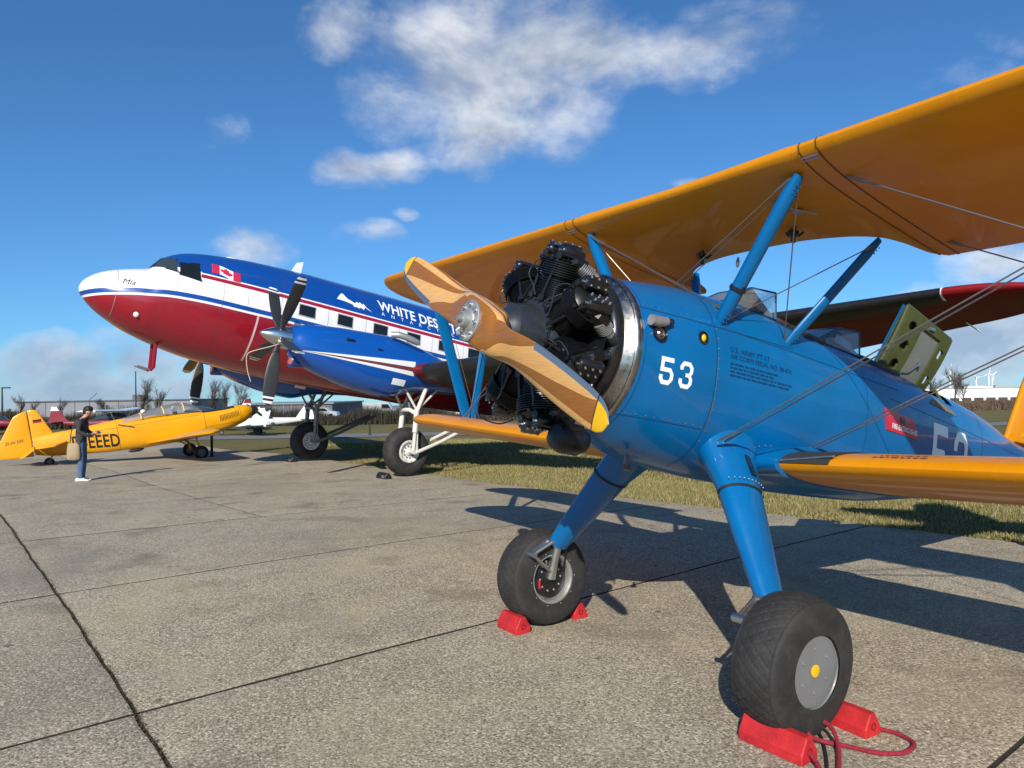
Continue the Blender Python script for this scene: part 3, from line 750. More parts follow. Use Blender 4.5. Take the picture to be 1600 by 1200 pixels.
hb = MB(); hb.lathe([(.0, .110), (-.010, .110), (-.014, .104), (-.012, .062), (-.018, .056), (-.022, .046), (-.052, .040), (-.056, .032), (-.05, .028), (-.05, .016), (-.075, .014), (-.075, .0)], (PRX - .077, 0, 0), (1, 0, 0), 36)
hub = hb.build('hub_plate', M_cast, PR, ang=28)
mb = MB()
for k in range(8):
    a = 2 * math.pi * k / 8 + .2; mb.lathe([(-.010, .0115), (-.022, .0115), (-.024, .006), (-.032, .006)], (PRX - .077, .086 * math.cos(a), .086 * math.sin(a)), (1, 0, 0), 6)
mb.tube([(PRX - .10, .02, -.03), (PRX - .125, .035, -.06), (PRX - .115, .03, -.08)], .013, 8)
mb.each('hub_bolt', M_alu, PR)

# --- wings
def airfoil(k=18, t=.125):
    xs = [.5 * (1 - math.cos(math.pi * i / k)) for i in range(k + 1)]
    th = lambda x: 5 * t * (.2969 * math.sqrt(x) - .126 * x - .3516 * x * x + .2843 * x**3 - .1015 * x**4)
    cm = lambda x: .022 / .16 * (.8 * x - x * x) if x < .4 else .022 / .36 * (.2 + .8 * x - x * x)
    up = [(x, cm(x) + th(x)) for x in xs]; lo = [(x, cm(x) - th(x)) for x in xs]
    return up[::-1] + lo[1:-1]
AF = airfoil()
def wing_mb(y0, y1, le, te, zf, drop, thick=1., tip0=None, tip1=None, step=.10, extra=()):
    """ymin..ymax in port-positive metres; le/te give x at y, zf gives leading edge height"""
    mb = MB(); ys = list(np.linspace(y0, y1, max(2, int((y1 - y0) / step)))) + list(extra)
    for tp in (tip0, tip1):
        if tp is not None: ys += list(np.linspace(tp - .55, tp, 14)) if tp > 0 else list(np.linspace(tp, tp + .55, 14))
    rings = []
    for y in sorted(set(round(float(q), 4) for q in ys if y0 - 1e-6 <= q <= y1 + 1e-6)):
        a, b = le(y), te(y); f = 1.
        for tp in (tip0, tip1):
            if tp is not None and (y > tp - .55 if tp > 0 else y < tp + .55):
                q = min(1, (abs(y) - (abs(tp) - .55)) / .55); f = math.sqrt(max(.0, 1 - q ** 2.4))
        c = b - a; a2 = a + c * .34 * (1 - f); b2 = b - c * .46 * (1 - f); c2 = b2 - a2
        rings.append([Q(a2 + c2 * x, y, zf(y) + drop * (a2 + c2 * x - a) / 1.52 + z * 1.52 * thick * (f * .92 + .08) * min(1, c / 1.2)) for x, z in AF])
    mb.loft(rings, True, (True, True)); return mb
ULE, ULZ, UDR = 1.2515, 1.105, -.196
UTE = lambda y: ULE + 1.52 if abs(y) >= 1.0 else ci(abs(y), [0, .3, .6, .78, .86, .93, 1.0], [2.18, 2.20, 2.27, 2.37, 2.50, 2.70, 2.7715])
uz = lambda y: ULZ + .017 * abs(y)
uw = wing_mb(-4.885, 4.885, lambda y: ULE, UTE, uz, UDR, tip0=-4.885, tip1=4.885, extra=np.linspace(-1, 1, 61)).build('upper_wing', M_yel, BP, ang=50)
def wing_band(y, w, lift=.004):
    mb = MB(); rings = []
    for yy in (y - w / 2, y + w / 2):
        a, b = ULE, UTE(yy); c = b - a
        rings.append([Q(a + c * x, yy, uz(yy) + UDR * c * x / 1.52 + z * 1.52) + V(-lift if x < .03 else 0, 0, lift * (1 if i < 19 else -1)) for i, (x, z) in enumerate(AF)])
    mb.loft(rings, True, (False, False)); return mb
M_seamy = mat('dark wing seam', (.10, .028, .004), .6)
for s in (1, -1):
    for q in (.962, 1.062): wing_band(s * q, .007).build('joint_strap', M_seamy, uw, recalc=False)
    mb = MB(); mb.tube([Q(ULE + .035, s * .965, uz(1) - .055), Q(ULE + .035, s * 1.06, uz(1) - .055)], .005, 6); mb.tube([Q(ULE + .055, s * .965, uz(1) - .062), Q(ULE + .055, s * 1.06, uz(1) - .062)], .004, 6); mb.each('strap_buckle', M_alu, uw)
# under-wing fittings: fuel sight, lines
mb = MB(); mb.ball(Q(1.75, .62, .99), .035, 10, sc=(1, 1, .4)); mb.tube([Q(1.55, .58, .985), Q(1.80, .72, .97)], .006, 6); mb.tube([Q(1.62, .62, .985), Q(1.58, .60, 1.02)], .006, 6); mb.each('fuel_fitting', M_cast, uw)
for yy, xx in ((.45, 1.95), (-.35, 2.0)):
    mb = MB()
    mb.ball(Q(xx, yy, .95), .034, 10, sc=(1.3, 1, .8)); mb.lathe([(0, .018), (.04, .016), (.05, .008)], Q(xx, yy, .935), (.2, 0, -1), 8)
    for dx, dy in ((.07, .02), (-.05, .05), (.02, -.07)): mb.tube([Q(xx, yy, .95), Q(xx + dx * .6, yy + dy * .6, .94), Q(xx + dx, yy + dy, .97)], .008, 6)
    mb.build('fuel_strainer', M_black, uw)
mb = MB(); mb.lathe([(0, .006), (.03, .014), (.06, .012), (.075, .003)], Q(2.12, -.12, .93), (0, 0, -1), 10); mb.build('drain_cup', M_alu, uw)
LLE, LLZ = 1.7953, -.545
lz = lambda y: LLZ + .0405 * abs(y)
for s in (1, -1):
    le = lambda y: LLE + .16 * (1 - float(ss(.5, 1.0, abs(y)))) * 0
    y0, y1 = (.42, 4.741) if s > 0 else (-4.741, -.42)
    lw = wing_mb(y0, y1, lambda y: LLE, lambda y: LLE + 1.50, lz, -.08, tip0=(y0 if s < 0 else None), tip1=(y1 if s > 0 else None)).build('lower_wing', M_yel, BP, ang=50)
    mb = MB(); L = []                                # black walkway on the root
    for x in np.concatenate([[.0, .004, .01, .02, .035], np.linspace(.06, .62, 10)]):
        cm = [p for p in AF[:19]]; xi = [p[0] for p in cm][::-1]; zi = [p[1] for p in cm][::-1]
        L.append([Q(LLE + 1.5 * x - .007 * max(0, 1 - x * 8), s * y, lz(y) - .08 * x + np.interp(x, xi, zi) * 1.52 + .006) for y in (.45, .6, .80, .93)])
    mb.loft(L, False); mb.build('walkway', mat('walkway grit', (.025, .025, .026), .8, bump=.4, bs=300), lw)
    mb = MB(); mb.tube([Q(LLE - .008, s * .62, lz(.62) + .02), Q(LLE + .02, s * .945, lz(.94) + .055)], .006, 6); mb.build('walkway_edge', M_alu, lw)
    if s > 0:
        mb = MB()                                    # two rows of small dark stencil on the nose of the wing, too small to read
        for k in range(2):
            y = 1.13 + .02 * k
            while y < 1.42 - .05 * k:
                l = random.uniform(.012, .045); x = .045 + .028 * k
                L = []
                for yy in (y, y + l):
                    L.append([Q(LLE + 1.5 * xx, yy, lz(yy) - .08 * xx + np.interp(xx, xi, zi) * 1.52 + .0025) for xx in (x, x + .011)])
                mb.loft(L, False); y += l + .010
        tag(mb.build('stencil', mat('brown stencil paint', (.16, .035, .005), .5), lw, recalc=False), kind='stuff')
    # blue root cuff round the first hand of the wing
    c0, c1 = (.36, .615) if s > 0 else (-.615, -.36)
    wing_mb(c0, c1, lambda y: LLE - .05, lambda y: LLE + 1.56, lambda y: lz(y) + .004, -.08, thick=1.22 , step=.05).build('root_cuff', M_blue, BP, ang=50)
# struts
def strut(a, b, chord=.085, thick=.036, name='strut', m=M_bluef, taper=True):
    a, b = V(*a), V(*b); mb = MB(); n = 9; pts = [a + (b - a) * t for t in np.linspace(0, 1, n)]
    r = [.62 if i in (0, n - 1) and taper else 1. for i in range(n)]
    mb.tube(pts, r, 16, ell=((1, 0, 0), chord / 2, thick / 2)); return mb.build(name, m, BP)
CFB, CFT, CRB, CRT = (1.42, .38, .235), (1.377, .887, 1.03), (2.04, .385, .225), (2.39, .76, .97)
for s in (1, -1):
    f = lambda p: Q(p[0], s * p[1], p[2])
    strut(f(CFB), f(CFT), .094, .075, 'cabane_strut'); strut(f(CRB), f(CRT), .082, .046, 'cabane_strut')
    mb = MB()
    for p, q in ((CFB, CFT), (CRB, CRT)):
        a, b = f(p), f(q); mb.lathe([(-.02, .045), (.0, .05), (.015, .035)], a, b - a, 14)
        for t in (.03, .055, .08):
            for w in (-.014, .014): mb.ball(a + (b - a) * t + V(w, -s * .040, 0), .0048, 6); mb.ball(b + (a - b) * (t + .05) + V(w, -s * .040, 0), .0048, 6)
    mb.build('strut_fitting', M_bluef if s < 0 else M_bluef, BP)
    mb = MB(); a, b = f(CFB), f(CFT); c = a + (b - a) * .27; mb.tube([c - (b - a) * .012, c + (b - a) * .012], 1, 16, ell=((1, 0, 0), .055, .045)); mb.ball(c + V(.0, -s * .045, 0), .012, 8); mb.build('strut_clamp', M_black, BP)
    # interplane N struts
    y = 3.84
    up = lambda x: Q(x, s * y, uz(y) + UDR * (x - ULE) / 1.52 - .07)
    dn = lambda x: Q(x, s * y, lz(y) - .08 * (x - LLE) / 1.52 + .06)
    strut(up(1.58), dn(2.24), .135, .040, 'interplane_strut'); strut(up(2.32), dn(2.29), .10, .036, 'interplane_strut')
# bracing wires
def wire(a, b, r=.0042, name='bracing_wire'):
    a, b = V(*a), V(*b); mb = MB(); mb.tube([a, b], r, 6); d = (b - a) / np.linalg.norm(b - a)
    for e, k in ((a, 1), (b, -1)):
        mb.tube([e, e + d * k * .03, e + d * k * .11, e + d * k * .13], [.006, .0085, .0085, r], 6)
    mb.build(name, M_wire, BP)
for s in (1, -1):
    f = lambda x, y, z: Q(x, s * y, z)
    for o in (0, .05): wire(f(1.40 + o, .49, -.44), f(1.12 + ULE - .90 + o, 3.35, 1.10)); wire(f(2.11 + o, .49, -.44), f(1.75 + o, 3.80, 1.06))
    wire(f(1.516, 1.075, 1.02), f(2.10, 3.80, -.36)); wire(f(2.55, 1.08, .95), f(2.35, 3.80, -.38))
    wire(f(*CFT), f(CRB[0], CRB[1], CRB[2] + .02)); wire(f(CRT[0], CRT[1], CRT[2] - .02), f(CFB[0] + .02, CFB[1], CFB[2] + .03), .0035)
    for o in (0, .05): wire(f(CFT[0] - .03 + o, CFT[1] - .03, CFT[2] - .02), f(1.45 + o, -.36, .36), .003)
    wire(f(1.66, 3.78, 1.02), f(2.34, 3.80, -.36), .003); wire(f(2.3, 3.78, .98), f(2.2, 3.80, -.36), .003)
# windscreens: frame and three flat panes each
def windscreen(x0, x1, zt, w0, w1):
    ft = lambda x, y: (FUS.sec(x)[1] + FUS.sec(x)[2]) / 2 + (FUS.sec(x)[1] - FUS.sec(x)[2]) / 2 * max(0, 1 - abs(y / FUS.sec(x)[0]) ** FUS.sec(x)[3]) ** (1 / FUS.sec(x)[3])
    ws = bpy.data.objects.new('windscreen', None); COL.objects.link(ws); ws.parent = BP
    FL, FR = V(x0, -w0, ft(x0, w0) + .01), V(x0, w0, ft(x0, w0) + .01)
    xm = x0 + (x1 - x0) * .62
    TL, TR = V(xm, -w0 * .95, zt), V(xm, w0 * .95, zt)
    RL, RR = V(x1, -w1, ft(x1, w1) + .01), V(x1, w1, ft(x1, w1) + .01); UL, UR = V(x1 - .01, -w1 * .95, zt - .01), V(x1 - .01, w1 * .95, zt - .01)
    for quad in ((FL, FR, TR, TL), (FL, TL, UL, RL), (FR, TR, UR, RR)):
        n = np.cross(quad[1] - quad[0], quad[2] - quad[0]); n = n / np.linalg.norm(n) * .0012
        mb = MB(); mb.loft([[p + n for p in quad], [p - n for p in quad]], True); mb.build('pane', M_glass, ws, False)
    mb = MB()
    for a, b in ((FL, FR), (FL, TL), (FR, TR), (TL, TR), (TL, UL), (TR, UR), (UL, RL), (UR, RR), (FL, RL), (FR, RR)): mb.tube([a, b], .0065, 6)
    mb.build('frame', M_frame, ws)
windscreen(1.72, 2.14, .64, .15, .23); windscreen(2.72, 3.14, .575, .14, .22)
# raised green baggage hatch with lightening holes, and its prop rod
HA = bpy.data.objects.new('baggage_hatch', None); COL.objects.link(HA); HA.parent = BP
hA, hB, hC, hD = [Q(*q) for q in ((3.54, .12, .34), (3.62, .33, .855), (4.27, .33, .715), (4.25, .12, .31))]
def hp(u, v, w=0.):
    p = (hA * (1 - u) + hD * u) * (1 - v) + (hB * (1 - u) + hC * u) * v
    n = V(.0, -.92, -.38); return p + n * (w - .05 * math.sin(math.pi * u) * 0 - .06 * (v - .3) ** 2)
def holed(u0, u1, v0, v1, holes, w0, w1, name, m):
    """strip with round holes: built on a fine grid, cells inside a hole left out"""
    mb = MB(); ku, kv = int((u1 - u0) * 90) + 2, int((v1 - v0) * 90) + 2; idx = {}
    us, vs_ = np.linspace(u0, u1, ku), np.linspace(v0, v1, kv)
    keep = lambda a, b: all(((a - hu) / ru) ** 2 + ((b - hv) / rv_) ** 2 > 1 for hu, hv, ru, rv_ in holes)
    top = [[hp(a, b, w0) for a in us] for b in vs_]; bot = [[hp(a, b, w1) for a in us] for b in vs_]
    V0 = [p for r in top for p in r] + [p for r in bot for p in r]; F = []; o = ku * kv
    ok = lambda i, j: 0 <= i < ku - 1 and 0 <= j < kv - 1 and keep((us[i] + us[i + 1]) / 2, (vs_[j] + vs_[j + 1]) / 2)
    for j in range(kv - 1):
        for i in range(ku - 1):
            if not ok(i, j): continue
            a = j * ku + i; q = (a, a + 1, a + ku + 1, a + ku); F += [q, tuple(x + o for x in q)]
            for e, (di, dj) in (((0, 1), (0, -1)), ((1, 2), (1, 0)), ((2, 3), (0, 1)), ((3, 0), (-1, 0))):
                if not ok(i + di, j + dj): F.append((q[e[0]], q[e[1]], q[e[1]] + o, q[e[0]] + o))
    mb.add(V0, F); return mb.build(name, m, HA, True, 30)
holed(0, .36, 0, 1, [(.18, .20, .085, .085), (.18, .50, .085, .085), (.18, .79, .085, .075)], .012, -.010, 'side_rib', M_green)
holed(.78, 1, 0, 1, [(.89, .17, .06, .08), (.89, .66, .06, .09)], .012, -.010, 'side_rib', M_green)
holed(.36, .78, .86, 1, [], .014, -.010, 'top_rib', M_green)
holed(.30, .84, .02, .90, [], -.006, -.016, 'inner_panel', M_gpan)
mb = MB(); mb.prism([(0, 0), (1, 0), (1, 1), (0, 1)], lambda u, v, w: hp(u, v, w), -.060, -.050); mb.build('outer_skin', M_blue, HA)
mb = MB(); mb.prism([(.01, .01), (.99, .01), (.99, .99), (.01, .99)], lambda u, v, w: hp(u, v, w), -.046, -.036); mb.build('liner', M_green, HA)
mb = MB()
for a, b in (((0, 0), (0, 1)), ((0, 1), (1, 1)), ((1, 1), (1, 0)), ((0, 0), (1, 0))):
    mb.tube([hp(a[0] + (b[0] - a[0]) * t, a[1] + (b[1] - a[1]) * t, -.014) for t in np.linspace(0, 1, 8)], .018, 6)
mb.build('hatch_rim', M_green, HA)
mb = MB(); mb.box(hp(.62, .38, .006), (.012, .006, .03)); mb.tube([hp(.62, .38, .012), hp(.52, .2, .012), hp(.42, .14, .004)], .005, 6); mb.box(hp(.52, .93, .02), (.03, .008, .012)); mb.each('latch', M_alu, HA)
mb = MB(); mb.tube([hp(.95, .22, -.01), Q(4.40, .27, .125)], .012, 8); mb.build('prop_rod', M_green, HA)
# tail
def plate(poly, th, name, m, fn, parent=BP, rim=.5):
    P = [V(*p) for p in poly]; c = sum(P) / len(P); mb = MB()
    for s0, w0, s1, w1 in ((1, -.25 * th, .93, -th), (1, .25 * th, .93, th)):
        pass
    rings = [[fn(*(c + (p - c) * k), w) for p in P] for k, w in ((.90, -th), (.97, -.8 * th), (1, -.3 * th), (1, .3 * th), (.97, .8 * th), (.90, th))]
    mb.loft(rings, True, (True, True)); return mb.build(name, m, parent, ang=50)
plate([(5.98, .08), (6.35, .74), (6.55, 1.02), (6.80, 1.10), (6.86, 1.08), (6.86, -.05)], .028, 'fin', M_yel, lambda a, b, w: V(a, w, b))
plate([(6.88, 1.08), (7.10, 1.02), (7.35, .72), (7.48, .25), (7.40, -.12), (7.15, -.32), (6.88, -.30)], .026, 'rudder', M_yel, lambda a, b, w: V(a, w, b))
for s in (1, -1):
    plate([(6.05, .12), (6.25, .9), (6.45, 1.45), (6.70, 1.62), (6.78, 1.55), (6.78, .12)], .03, 'tailplane', M_yel, lambda a, b, w: Q(a, s * b, .16 + w))
    plate([(6.80, .14), (6.80, 1.56), (7.05, 1.45), (7.30, .95), (7.32, .35), (7.15, .14)], .02, 'elevator', M_yel, lambda a, b, w: Q(a, s * b, .16 + w))
def lathe_wheel(c, R, W, parent, axis=(0, 1, 0)):
    mb = MB(); mb.lathe([(-W * .5, R * .55), (-W * .5, R * .75), (-W * .38, R * .95), (-W * .15, R), (W * .15, R), (W * .38, R * .95), (W * .5, R * .75), (W * .5, R * .55)], c, axis, 32, cap=(False, False)); t = mb.build('tyre', M_rub, parent)
    mb = MB(); mb.lathe([(-W * .42, 0), (-W * .42, R * .3), (-W * .36, R * .56), (W * .36, R * .56), (W * .42, R * .3), (W * .42, 0)], c, axis, 24); mb.build('rim', M_hub, parent)
tw = bpy.data.objects.new('tail_wheel', None); COL.objects.link(tw); tw.parent = BP
lathe_wheel((6.92, 0, -.735), .125, .1, tw)
mb = MB(); mb.tube([(6.92, -.07, -.735), (6.88, -.07, -.56), (6.80, 0, -.48), (6.72, 0, -.25)], .022, 8); mb.tube([(6.92, .07, -.735), (6.88, .07, -.56), (6.80, 0, -.48)], .02, 8); mb.build('fork', M_bluef, tw)

# --- main landing gear
AX, AZ, TR2, RW = 1.436, -1.5004, 1.0595, .3419
def tyre_mesh():
    """low-pressure tyre with a diamond tread cut into it, axis along y, outer face -y"""
    W = .275; NA, NS = 320, 64; prof = []
    for i in range(NS + 1):
        t = -1 + 2 * i / NS; a = abs(t)
        if a < .62: r = RW - .020 * (a / .62) ** 2.2; y = t / .62 * .108
        else:
            q = (a - .62) / .38; ang = q * math.pi * .62
            r = (RW - .020) - .062 * (1 - math.cos(ang)) - .062 * q ** 2; y = math.copysign(.108 + .032 * math.sin(ang), t)
        prof.append((y, r, a))
    vs = []; 
    for k in range(NA):
        th = 2 * math.pi * k / NA
        for y, r, a in prof:
            g = 0
            if a < .60:
                u = th * RW / .062; v = y / .062
                d1 = abs((u + v * .8) % 1 - .5); d2 = abs((u - v * .8) % 1 - .5)
                if min(d1, d2) < .07: g = .0045
                if abs(abs(y) - .108) < .006: g = .003
            # the loaded tyre bulges and flattens where it stands
            rr = r - g; z = -rr * math.cos(th); flat = -RW + .016; yy = y
            if z < flat: 
                yy = y * (1 + (flat - z) * 3.0); z = flat + (z - flat) * .02
            vs.append((rr * math.sin(th), yy, z + 0.0))
    n = NS + 1; fs = [(k * n + j, k * n + j + 1, ((k + 1) % NA) * n + j + 1, ((k + 1) % NA) * n + j) for k in range(NA) for j in range(NS)]
    mb = MB(); mb.add(vs, fs); me = mb.mesh('tyre', True, 70); return me
TYM = tyre_mesh(); TYM.materials.append(M_rub)
GM = frame(.58, .1692, (0, 0, 0)).to_3x3()
for s in (1, -1):
    c = Q(AX, s * TR2, AZ)
    # the wheel hangs level with the ground: undo the body attitude
    wl = bpy.data.objects.new('wheel', None); COL.objects.link(wl); wl.parent = BP; wl.location = Vector(c); wl.rotation_euler = (R_(-2.0) * -s, -.1692, 0)
    wl.location.z -= .004
    link('tyre', TYM, wl)
    mb = MB()
    yo = -s                                             # outboard direction in y
    mb.lathe([(.10, .222), (.112, .215), (.118, .200), (.112, .196), (.110, .185), (.113, .180), (.120, .176), (.122, .05), (.122, 0)], (0, 0, 0), (0, yo, 0), 48, cap=(False, False))
    hc = mb.build('hub_cap', M_hub, wl)
    mb = MB(); mb.lathe([(.121, .030), (.126, .030), (.127, .026), (.127, 0)], (0, 0, 0), (0, yo, 0), 24); mb.build('hub_badge', M_ypnt, hc)
    mb = MB()
    for k in range(6):
        a = k * math.pi / 3 + .5; mb.lathe([(.119, .011), (.125, .010), (.126, .006), (.123, .005)], (.105 * math.cos(a), 0, .105 * math.sin(a)), (0, yo, 0), 10)
    mb.each('cap_bolt', M_hub, hc)
    mb = MB()                                           # inner rim, brake and axle
    mb.lathe([(.125, .218), (.135, .21), (.135, .165), (.12, .155), (.06, .15), (.05, .08), (.05, 0)], (0, 0, 0), (0, -yo, 0), 48, cap=(False, False)); rim = mb.build('rim', M_cast, wl)
    mb = MB(); mb.lathe([(.055, .135), (.095, .135), (.10, .125), (.10, .05)], (0, 0, 0), (0, -yo, 0), 36); mb.build('brake_drum', M_black, wl)
    mb = MB()
    for k in range(10):
        a = k * math.pi / 5; mb.ball((.19 * math.cos(a), -yo * .136, .19 * math.sin(a)), .006, 6); mb.ball((.09 * math.cos(a), -yo * .10, .09 * math.sin(a)), .008, 6)
    tag(mb.build('rim_bolt', M_cast, wl), kind='stuff')
    mb = MB(); mb.box((-.10, -yo * .102, -.03), (.008, .004, .03)); mb.build('brake_tag', M_redp, wl)
    # fairing leg
    G = lambda x, y, z: Q(x, s * y, z)
    top, mid, bot = V(*G(1.63, .22, -.30)), V(*G(1.545, .55, -.715)), V(*G(1.425, .905, -1.245))
    mb = MB(); rings = []
    for t, p, ch, th in ((0, top, .30, .15), (.15, None, .265, .14), (.28, None, .22, .125), (.4, None, .178, .108), (.5, None, .153, .096), (.55, mid, .145, .092), (.62, None, .136, .087), (.75, None, .118, .078), (.88, None, .100, .068), (1, bot, .082, .058)):
        if p is None: p = top + (mid - top) * (t / .55) if t < .55 else mid + (bot - mid) * ((t - .55) / .45)
        d = (bot - top); d /= np.linalg.norm(d); a = V(1, 0, 0); a = a - d * (a @ d); a /= np.linalg.norm(a); b = np.cross(d, a)
        rings.append([p + a * ch * math.cos(q) * (min(1, .62 + .7 * t) if math.cos(q) < 0 else 1.1) + b * th * math.sin(q) for q in np.linspace(0, 2 * math.pi, 28, endpoint=False)])
    mb.loft(rings, True); leg = mb.build('gear_leg', M_blue, BP)
    mb = MB(); p0 = mid + (mid - bot) * -.02
    rings = []
    for o in (-.008, .008):
        rings.append([p0 + d * o + a * .150 * math.cos(q) * (1 if math.cos(q) < 0 else 1.1) + b * .097 * math.sin(q) for q in np.linspace(0, 2 * math.pi, 28, endpoint=False)])
    mb.loft(rings, True, (False, False)); mb.build('strap', M_gstrap, leg)
    # inspection window on the leg shoulder, screws
    mb = MB(); w0 = mid + (top - mid) * .26; nb = b * (1 if (b @ Q(0, s, 0)) > 0 else -1)
    def lp(u, v, w): 
        q = math.asin(max(-1, min(1, u))); return w0 + d * v + a * .175 * math.sin(q) * 1.05 + nb * (.113 * math.cos(q) + w)
    mb.prism([(.10, -.06), (.32, -.06), (.38, .07), (.17, .07)], lp, -.004, .006); mb.build('inspection_window', M_black, leg)
    mb = MB()
    for k in range(10):
        u = -.75 + .16 * k
        for vv in (-.12, .118): mb.ball(lp(u, vv, .001), .0045, 6)
    tag(mb.build('screw', M_alu, leg, recalc=False), kind='stuff')
    # oleo, scissors and axle below the fairing
    mb = MB(); ax_in = Q(AX, s * (TR2 - .10), AZ)
    mb.tube([bot, bot + (ax_in - bot) * .55, ax_in], [.034, .032, .038], 14); mb.tube([ax_in, c + V(0, s * .04, 0)], .03, 12)
    mb.build('oleo_strut', M_alu, leg)
    mb = MB(); e = bot + V(-.10, 0, -.09) + Q(0, -s * .0, 0)
    k1 = bot + V(-.07, 0, .015); k2 = ax_in + V(-.03, 0, .05); kn = k1 + V(-.15, 0, -.10)
    for w in (-.028, .028):
        w = V(0, w, 0); mb.tube([k1 + w, (k1 + kn) / 2 + w * .8, kn + w * .5], [.017, .013, .015], 8); mb.tube([k2 + w, kn + w * .5], .013, 8)
    mb.tube([kn + V(0, -.04, 0), kn + V(0, .04, 0)], .022, 10); mb.tube([k1 + V(0, -.045, 0), k1 + V(0, .045, 0)], .018, 8); mb.lathe([(-.02, .044), (.02, .046), (.03, .04)], bot, -d, 16)
    mb.build('scissor_link', M_alu, leg)
    mb = MB(); mb.tube(spl([bot + V(.05, 0, 0), bot + V(.08, 0, -.06), ax_in + V(.10, 0, .04), ax_in + V(.02, 0, -.03)], 6), .007, 6); mb.build('brake_hose', M_black, leg)

# ------------------------------------------------------------------ wheel chocks with rope
def chock_mesh(L, w, h):
    """block with cut corners and a bevelled ridge; runs along x, wheel side +y"""
    P = [(-w * .5, 0), (-w * .5, h * .38), (-w * .16, h), (w * .16, h), (w * .5, h * .38), (w * .5, 0)]
    mb = MB(); rings = []
    for x, k in ((-L / 2, .93), (-L / 2 + .006, 1), (L / 2 - .006, 1), (L / 2, .93)):
        rings.append([V(x, y * k, max(.002, z * (k if z > 0 else 1))) for y, z in P])
    mb.loft(rings, True); return mb
def chock(label, pos, ang, L, w, h, group='red wheel chocks under the biplane'):
    o = thing('wheel_chock', label, 'wheel chock', Matrix.Translation((pos[0], pos[1], 0)) @ Matrix.Rotation(ang, 4, 'Z'), group)
    chock_mesh(L, w, h).build('block', M_red, o, ang=20)
    mb = MB()
    for s in (-1, 1): mb.lathe([(-.004, .02), (.003, .02), (.004, .012), (-.002, .011)], (s * (L / 2 - .001), 0, h * .42), (s, 0, 0), 12)
    mb.each('end_ring', MATS.get('dark red paint') or mat('dark red paint', (.22, .008, .010), .5), o)
    return o
wn = V(1.363, 3.621); wf = V(.202, 5.394); aft = V(math.cos(.58), math.sin(.58)); prt = V(math.sin(.58), -math.cos(.58)); an = math.atan2(prt[1], prt[0])
chock('long red chock in front of the near wheel with the grey hub cap', wn - aft * .215 + prt * .06, an + .05, .34, .125, .115)
chock('red chock behind the near wheel with the grey hub cap, tied to a red rope', wn + aft * .27 + prt * .10, an - .03, .30, .12, .11)
chock('red chock in front of the far wheel with the bare hub', wf - aft * .27 + prt * .02, an + .03, .24, .125, .115)
chock('red chock behind the far wheel, mostly hidden by the tyre', wf + aft * .28 - prt * .02, an - .04, .24, .12, .11)
def rope(px, lift, r, name, label, m):
    pts = []
    for (u, v), z in zip(px, lift):
        d = ray(u, v); k = (z - CAMH) / d.z; pts.append(V(d.x * k, d.y * k, z))
    pts = spl(pts, 9); mb = MB(); mb.tube(pts, r, 8); return tag(mb.build(name, m), label, 'rope')
rope([(1350, 1128), (1372, 1138), (1402, 1146), (1428, 1162), (1412, 1176), (1370, 1176), (1325, 1166), (1285, 1158), (1264, 1148), (1262, 1132), (1278, 1124), (1298, 1136), (1308, 1158), (1311, 1180), (1308, 1206), (1290, 1212), (1275, 1190), (1264, 1176)],
     [.045, .02, .012, .011, .011, .011, .012, .022, .05, .075, .085, .07, .04, .018, .011, .011, .03, .05], .0105, 'chock_rope', 'red rope looping over the concrete between the two near chocks', M_rope)
rope([(1278, 1140), (1286, 1160), (1291, 1185), (1293, 1215)], [.009, .009, .009, .009], .008, 'black_rope', 'short black rope lying beside the near wheel under the red rope', M_gstrap)
# ------------------------------------------------------------------ twin-engine transport (x aft from the nose, y starboard, z up)
DS = .9875
DCM = frame(.6633, .1777, (-9.007, 15.257, 4.0145), DS)
DC = thing('transport_plane', 'red white and blue twin-propeller transport plane parked nose to the left', 'airplane', DCM)
M_dcblue = mat('deep blue paint', (.003, .050, .235), .25, coat=.5, var=.06, vs=1.5)
M_dcred = mat('deep red paint', (.235, .006, .012), .28, coat=.4, var=.08, vs=1.5)
M_dcbelly = mat('dull dark red underside paint', (.15, .007, .010), .6, spec=.25, var=.15, vs=1.5)
M_boot = mat('black rubber boot', (.012, .012, .012), .45, var=.2)
M_spin = mat('spinner metal', (.62, .62, .62), .22, 1.)
M_wdark = mat('dark window', (.010, .012, .014), .08, spec=.6)
M_wgrey = mat('windscreen glass', (.035, .045, .052), .06, spec=.7)
M_gearw = mat('cream gear paint', (.62, .60, .54), .4, var=.1, dirt=.25)
M_gearg = mat('grey gear metal', (.22, .22, .22), .45, .3, var=.1)
